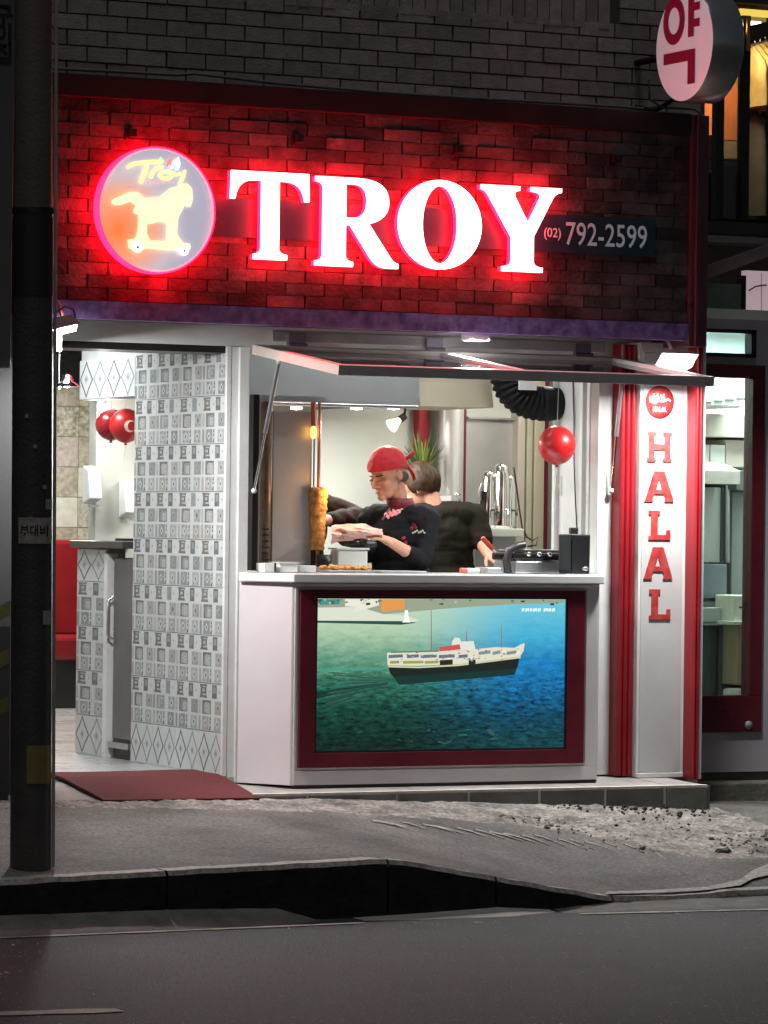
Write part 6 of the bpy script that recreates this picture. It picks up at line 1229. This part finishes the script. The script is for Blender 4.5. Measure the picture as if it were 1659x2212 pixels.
def head(mb, c, ax, ears=True):
    F, S, Z = ax
    def q(f, s, z): return c + F * f + S * s + Z * z
    mb.ell(q(-.008, 0, .035), (.098, .076, .092), ax, 20, 14); mb.ell(q(.026, 0, -.03), (.070, .064, .082), ax, 18, 12); mb.ell(q(.048, 0, -.083), (.044, .046, .034), ax)
    mb.ell(q(.082, 0, -.096), (.020, .024, .020), ax); mb.ell(q(.078, 0, .020), (.020, .050, .013), ax)
    mb.caps(q(.092, 0, .008), q(.114, 0, -.030), .008, .0125); mb.ell(q(.102, .013, -.034), (.011, .009, .008), ax); mb.ell(q(.102, -.013, -.034), (.011, .009, .008), ax)
    mb.ell(q(.093, 0, -.062), (.012, .024, .006), ax); mb.ell(q(.091, 0, -.072), (.012, .021, .006), ax)
    for s in (-1, 1): mb.ell(q(.062, s * .040, -.025), (.03, .022, .024), ax); mb.ell(q(-.008, s * .077, -.005), (.020, .009, .032), ax)
def person(name, label, floor, pelvis, chest, neck, hc, face, up, lsh, rsh, arms, feet, top, top_label, sleeve, trs, hair=None):
    t = thing(name, label, 'person', (pelvis.x, pelvis.y, floor)); F = Vector(face).normalized(); Z = Vector(up); Z = (Z - F * Z.dot(F)).normalized(); S = Z.cross(F); ax = (F, S, Z)
    mb = MB(); head(mb, hc, ax); mb.caps(neck - Vector((0, 0, .05)), hc - Z * .06 - F * .025, .052, .050)
    lat = (lsh - rsh).normalized(); fw = Vector((0, 0, 1)).cross(lat) * -1
    tz = Vector((0, 0, 1)); axT = (lat, lat.cross(tz).normalized() if abs(lat.z) < .9 else fw, tz)
    def trunk(m, k):
        m.ell(chest, (.150 + k, .105 + k, .17 + k), axT, 20, 14); m.ell(chest.lerp(pelvis, .55), (.135 + k, .10 + k, .17 + k), axT, 20, 14); m.ell(pelvis, (.16 + k, .115 + k, .13 + k), axT, 20, 12)
        m.caps(lsh - lat * .05, rsh + lat * .05, .062 + k, .062 + k); m.caps(neck - Vector((0, 0, .06)), lsh - Vector((0, 0, .01)), .048 + k, .052 + k); m.caps(neck - Vector((0, 0, .06)), rsh - Vector((0, 0, .01)), .048 + k, .052 + k)
    trunk(mb, 0); jk = MB(); trunk(jk, .014); jk.caps(neck - Vector((0, 0, .10)), neck - Vector((0, 0, .035)), .085, .066)
    for sh_, (el, wr, hd, nrm, side, curl, sl) in zip((lsh, rsh), arms):
        mb.caps(sh_, el, .046, .038); mb.caps(el, wr, .039, .026); hand(mb, wr, Vector(hd), Vector(nrm), side, curl)
        e2 = el.lerp(wr, max(.02, sl)) if sl > 0 else sh_.lerp(el, 1 + sl)
        if sl > 0: jk.caps(sh_, el, .060, .050); jk.caps(el, e2, .050, .045)
        else: jk.caps(sh_, e2, .064, .060)
    hipc = []
    for s, f_ in zip((1, -1), feet):
        h = pelvis + lat * (.085 * s) - Vector((0, 0, .06)); k = h.lerp(f_ + Vector((0, 0, .08)), .5) + fw * -.02; mb.caps(h, k, .08, .055); mb.caps(k, f_ + Vector((0, 0, .08)), .054, .038); mb.ell(f_ + Vector((0, 0, .05)) , (.05, .05, .05)); hipc.append((h, k, f_))
    b = put(remesh(mb, .0048, 2), 'body', SKIN, t)
    jkt = put(folds(remesh(jk, .0075, 4), .0065, 9, 9, 15), 'jacket', top, t); jkt['label'] = top_label
    lg_ = MB()
    for h, k, f_ in hipc: lg_.caps(h, k, .096, .07); lg_.caps(k, f_ + Vector((0, 0, .1)), .07, .055)
    lg_.ell(pelvis - Vector((0, 0, .02)), (.172, .128, .12), axT); put(remesh(lg_, .011, 4), 'trousers', trs, t)
    for h, k, f_ in hipc:
        sm_ = MB(); d = fw * -1; sm_.ell(f_ + Vector((0, 0, .04)) + fw * .06, (.13, .05, .04), (fw, lat, tz)); sm_.ell(f_ + Vector((0, 0, .06)), (.06, .048, .06), (fw, lat, tz)); put(remesh(sm_, .01, 2), 'shoe', BLACK, t)
    return t, ax, (lat, fw)
JB = mat('black_chef_cloth', (.0075, .0075, .010), .85, var=.3, scale=14, bump=.7, bscale=18, spec=.15); JO = mat('olive_black_cloth', (.016, .0145, .010), .85, var=.2, scale=5, bump=.3, bscale=15, spec=.15); JBR = mat('dark_brown_sleeve', (.020, .012, .009), .85, var=.25, scale=10, bump=.6, bscale=20, spec=.15); TR = mat('black_trousers', (.015, .015, .017), .8)
# ---- cook in the red bandana, facing left along the counter, looking down at the wrap in his hands
def V(px, py, Y): return PY(px, py, Y)
Y0 = .62
nk = V(866, 1088, Y0 + .02); ch = V(862, 1168, Y0 + .02); pe = Vector((ch.x + .02, Y0 + .04, 1.02)); pe.z = .98
latv = Vector((.62, -.78, 0)).normalized(); shc = V(862, 1118, Y0 + .02)
lsh = shc + latv * .165 + Vector((0, 0, -.01)); rsh = shc - latv * .165
lel = V(912, 1212, .46); lwr = V(846, 1172, .36); rel = V(792, 1196, .72); rwr = V(788, 1172, .52)
hcc = V(838, 1024, Y0); fdir = Vector((-.93, -.30, -.36)); hup = Vector((-.36, -.1, .93))
c1_, ax1, (lat1, fw1) = person('person', 'cook in a red bandana and black chef jacket folding a wrap', FZ, pe, ch, nk, hcc, fdir, hup, lsh, rsh,
    [(lel, lwr, (V(786, 1146, .33) - lwr), Vector((0, -.35, .9)), 1, .35, .42), (rel, rwr, (V(742, 1156, .46) - rwr), Vector((0, .3, .9)), -1, .5, .5)],
    [Vector((pe.x + .06, pe.y - .10, FZ)), Vector((pe.x - .08, pe.y + .12, FZ))], JB, 'black chef jacket with red trim', .4, TR)
F, S, Z = ax1
def hq(f, s, z): return hcc + F * f + S * s + Z * z
# bandana: shell over the skull with a knot and two tails
BAN = mat('red_bandana_cloth', (.46, .008, .022), .7, var=.18, scale=22, bump=.5, bscale=30)
mb = MB(); vs = []; n = 60; rows = 20
for i in range(rows + 1):
    for j in range(n):
        a = 2 * math.pi * j / n; low = .028 + .016 * math.cos(a) - .022 * max(0, -math.cos(a))
        lo = math.acos(max(-1, min(1, (low - .035) / .104))); th = .02 + (lo - .02) * i / rows
        rr_ = 1 + .030 * mnoise.noise((math.cos(a) * 3 + i * .12, math.sin(a) * 3, i * .35)) + .016 * math.sin(a * 7 + i * .8)
        vs.append(hq(-.008 + .108 * rr_ * math.sin(th) * math.cos(a), .087 * rr_ * math.sin(th) * math.sin(a), .035 + .104 * math.cos(th)))
mb.add(vs, [(i * n + j, i * n + (j + 1) % n, (i + 1) * n + (j + 1) % n, (i + 1) * n + j) for i in range(rows) for j in range(n)] + [tuple(range(n))], 0, True)
ban = mb.build('bandana', BAN, c1_); md = ban.modifiers.new('thick', 'SOLIDIFY'); md.thickness = .004; md.offset = 1
mb = MB(); mb.ell(hq(-.115, -.0, .015), (.018, .02, .016), ax1); mb.build('bandana_knot', BAN, c1_)
for pts, wd in (([(-.11, 0, .02), (-.145, .005, .035), (-.175, .012, .045), (-.195, .012, .04)], .016), ([(-.112, 0, .01), (-.135, .015, -.015), (-.145, .02, -.05), (-.15, .02, -.08)], .018)):
    mb = MB(); vs = []
    for i, p in enumerate(pts):
        q = hq(*p); ww = wd * (.6 + .5 * i / 3) * (.6 if i == 3 else 1); vs += [q + Z * ww + S * .004 * i, q + S * .008, q - Z * ww - S * .004 * i]
    mb.add(vs, [(3 * i + j, 3 * i + j + 1, 3 * i + j + 4, 3 * i + j + 3) for i in range(3) for j in range(2)], 0, True); o = mb.build('bandana_tail', BAN, c1_); md = o.modifiers.new('thick', 'SOLIDIFY'); md.thickness = .004
HAIRD = mat('dark_brown_hair', (.03, .018, .012), .55, var=.4, scale=60); HAIRB = mat('brown_hair', (.012, .006, .003), .5, scale=22, bump=.4, bscale=140, col2=(.055, .026, .010), spec=.25)
for s in (-1, 1):
    mb = MB(); mb.caps(hq(.095, s * .016, .020), hq(.082, s * .050, .020), .0045, .0035); mb.build('eyebrow', HAIRD, c1_)
    mb = MB(); mb.ell(hq(.088, s * .032, .0), (.010, .014, .008), ax1); mb.build('eye', mat('eyelid_skin', (.36, .17, .115), .5), c1_); mb = MB(); mb.caps(hq(.0975, s * .022, -.005), hq(.092, s * .044, -.005), .0025, .002); mb.build('eyelashes', HAIRD, c1_)
mb = MB(); mb.ell(hq(.1, 0, -.067), (.008, .022, .003), ax1); mb.build('lips', mat('lip_skin', (.34, .11, .085), .45), c1_)
mb = MB(); vs = []
for i in range(9):
    for s in (-1, 1): pass
for s in (-1, 1): mb = MB(); mb.ell(hq(-.035, s * .074, -.028), (.034, .008, .026), ax1); mb.build('sideburn', HAIRD, c1_)
# collar, floral chest print, cuff flowers and piping
CRED = mat('dark_red_collar', (.20, .008, .022), .7, scale=30, col2=(.03, .01, .014)); FLO = mat('pink_red_print', (.55, .06, .10), .7, scale=50, col2=(.75, .42, .42))
mb = MB(); vs = []; n = 20; nd = (hcc - Z * .07 - F * .02 - nk).normalized()
for i, (h, r) in enumerate(((-.035, .076), (.0, .070), (.032, .066))):
    for j in range(n): a = 2 * math.pi * (j / (n - 1) * .86 + .07); d = -fw1 * math.cos(a) + lat1 * math.sin(a); vs.append(nk + nd * h + (-(-fw1) * 0) + Vector((fw1.x, fw1.y, 0)) * (-r * math.cos(a)) + lat1 * (r * .95 * math.sin(a)))
mb.add(vs, [(i * n + j, i * n + j + 1, (i + 1) * n + j + 1, (i + 1) * n + j) for i in range(2) for j in range(n - 1)], 0, True); o = mb.build('collar', CRED, c1_); md = o.modifiers.new('thick', 'SOLIDIFY'); md.thickness = .006
def surf(obj, px, py, push=.002):
    """point on a garment seen through a photo pixel"""
    dg = bpy.context.evaluated_depsgraph_get(); d = ray(px, py).normalized(); inv = Vector(ORI[obj.name]); ok, loc, nor, _ = obj.ray_cast(CAM - inv, d)
    return (loc + inv + nor * push, nor) if ok else (None, None)
jkt = [o for o in c1_.children if o.name.startswith('jacket')][0]
bpy.context.view_layer.update()
def patch(name, cells, m, r, parent=c1_, tgt=jkt):
    mb = MB()
    for px, py in cells:
        p, nr = surf(tgt, px, py)
        if p is None: continue
        x = nr.orthogonal().normalized(); y = nr.cross(x); k = 7; rq = random.Random(px * 7 + py)
        mb.add([p + (x * math.cos(a * 2 * math.pi / k) + y * math.sin(a * 2 * math.pi / k)) * r * rq.uniform(.6, 1.2) for a in range(k)] + [p + nr * .002], [(a, (a + 1) % k, k) for a in range(k)])
    if mb.v: mb.build(name, m, parent)
patch('chest_print', [(834 + i * 2.6, 1116 - i * 1.4 + 5 * ((i * 7) % 3 - 1)) for i in range(14)], FLO, .012); patch('chest_trim', [(828 + i * 2.2, 1122 - i * 3.4) for i in range(9)], CRED, .009)
patch('sleeve_flower', [(894, 1133), (898, 1140), (890, 1141)], CRED, .012); patch('cuff_flower', [(872, 1163), (876, 1172), (871, 1180), (878, 1187), (882, 1180)], mat('crimson_print', (.30, .012, .035), .7), .011); patch('sleeve_crest', [(893 + 4 * i, 1151 - (i % 3) * 2) for i in range(7)], mat('pale_grey_embroidery', (.40, .44, .42), .7), .007)
# wrap in paper and the black glove hand
PAP = mat('pink_white_paper', (.66, .40, .36), .7, var=.12, scale=16)
wr_ = thing('paper_wrap', 'crumpled pinkish paper round a wrap in the cook hands', 'paper', tuple(V(760, 1170, .34)))
mb = MB(); n1, n2 = 12, 8; vs = []
for i in range(n1 + 1):
    for j in range(n2 + 1):
        u, v = i / n1, j / n2; px = lerp(716, 826, u) + 4 * mnoise.noise((u * 5, v * 4, 1)); py = lerp(1136, 1150 + 8 * u, v) + 26 * (1 - u) ** 2 * v - 8 * math.sin(u * 3) * (1 - v) + 8 * u + 7 * mnoise.noise((u * 4, v * 5, 2)); Yd = .36 - .06 * math.sin(v * 3.1) + .03 * mnoise.noise((u * 6, v * 6, 3)); vs.append(V(px, py, Yd))
k = n2 + 1; mb.add(vs, [(i * k + j, i * k + j + 1, (i + 1) * k + j + 1, (i + 1) * k + j) for i in range(n1) for j in range(n2)], 0, False); o = mb.build('sheet', PAP, wr_); md = o.modifiers.new('thick', 'SOLIDIFY'); md.thickness = .002
mb = MB(); mb.caps(V(740, 1158, .40), V(800, 1152, .40), .018, .022); mb.build('roll', mat('flatbread', (.55, .36, .22), .8, scale=20), wr_)
gl_ = MB(); gw = V(786, 1176, .47); hand(gl_, gw, V(742, 1176, .44) - gw, Vector((0, -.2, -1)), 1, .4); gl_.caps(gw + (gw - V(742, 1176, .44)).normalized() * .05, gw, .03, .028); put(remesh(gl_, .005, 2), 'black_glove', BLACK, c1_)
# ---- second cook, back to the camera, head bowed
Y2 = 1.28
nk2 = V(946, 1098, Y2); ch2 = V(962, 1160, Y2 + .02); pe2 = Vector((ch2.x + .01, Y2 + .02, .98)); lat2 = Vector((-.90, .30, 0)).normalized(); sc2 = V(966, 1112, Y2)
lsh2 = sc2 + lat2 * .15; rsh2 = sc2 - lat2 * .15; hc2 = V(909, 1056, Y2 + .08); 
c2_, ax2, _ = person('person', 'second cook with brown hair seen from behind in an olive black shirt', FZ, pe2, ch2, nk2, hc2, Vector((-.55, .62, -.50)), Vector((-.30, .35, .85)), lsh2, rsh2,
    [(V(890, 1200, Y2 - .02), V(850, 1200, Y2 + .15), Vector((-.5, .8, .1)), Vector((0, 0, 1)), -1, .5, .3), (V(1044, 1176, Y2 - .10), V(1056, 1200, Y2 - .34), Vector((.15, -.9, -.25)), Vector((-.2, .1, 1)), 1, .8, -.18)],
    [Vector((pe2.x + .1, pe2.y, FZ)), Vector((pe2.x - .1, pe2.y, FZ))], JO, 'olive black short sleeved shirt', .3, TR)
F, S, Z = ax2; mb = MB(); vs = []; n = 110; rows = 26
for i in range(rows + 1):
    for j in range(n):
        a = 2 * math.pi * j / n; lowz = .055 if math.cos(a) > .35 else (-.035 - .05 * max(0, -math.cos(a))); lo = math.acos(max(-.95, min(1, (lowz - .02) / .115))); th = .02 + (lo - .02) * i / rows; lo *= 1 + .10 * mnoise.noise((a * 5, 2, 9)); th = .02 + (lo - .02) * i / rows; r = 1 + .07 * mnoise.noise((math.cos(a) * 2.2, math.sin(a) * 2.2, i * .14)) + .045 * mnoise.noise((a * 14 + i * .10, i * .10, 5))
        vs.append(hc2 + F * (-.010 + .114 * r * math.sin(th) * math.cos(a)) + S * (.090 * r * math.sin(th) * math.sin(a)) + Z * (.032 + .110 * r * math.cos(th)))
mb.add(vs, [(i * n + j, i * n + (j + 1) % n, (i + 1) * n + (j + 1) % n, (i + 1) * n + j) for i in range(rows) for j in range(n)] + [tuple(range(n))], 0, True); o = mb.build('hair', HAIRB, c2_); md = o.modifiers.new('thick', 'SOLIDIFY'); md.thickness = .005; md.offset = 1
hw = V(1060, 1212, Y2 - .42); kn = thing('knife', 'red handled knife held by the second cook', 'knife', tuple(hw)); kd = (V(1064, 1188, Y2 - .44) - V(1044, 1166, Y2 - .42)).normalized(); k0 = V(1044, 1164, Y2 - .43)
mb = MB(); mb.caps(k0, k0 + kd * .065, .013, .012); mb.build('handle', mat('coral_handle', (.70, .07, .06), .35), kn); mb = MB(); q = k0 + kd * .07; mb.obox(q + kd * .05, (kd, kd.orthogonal().normalized(), kd.cross(kd.orthogonal().normalized())), .05, .012, .0012); mb.build('blade', CHROME, kn)
# ---- third worker mostly hidden behind the grill shield: only the bent brown sleeve shows
Y3 = 1.05
nk3 = V(640, 1060, Y3); ch3 = V(640, 1140, Y3); pe3 = Vector((ch3.x, Y3 + .02, .98)); lat3 = Vector((.90, -.3, 0)).normalized(); sc3 = V(640, 1090, Y3)
person('person', 'worker hidden behind the grill shield with a bent dark brown sleeve showing', FZ, pe3, ch3, nk3, V(634, 1006, Y3), Vector((-.3, -.9, -.2)), Vector((0, -.1, 1)), sc3 + lat3 * .15 + Vector((0, 0, .0)), sc3 - lat3 * .17,
    [(V(776, 1116, Y3 - .1), V(700, 1124, Y3 - .34), Vector((-.8, -.4, .0)), Vector((0, 0, 1)), 1, .6, .8), (V(560, 1190, Y3), V(600, 1200, Y3 - .2), Vector((.7, -.5, 0)), Vector((0, 0, 1)), -1, .5, .8)],
    [Vector((pe3.x + .1, pe3.y, FZ)), Vector((pe3.x - .1, pe3.y, FZ))], JBR, 'dark brown long sleeved top', .8, TR)
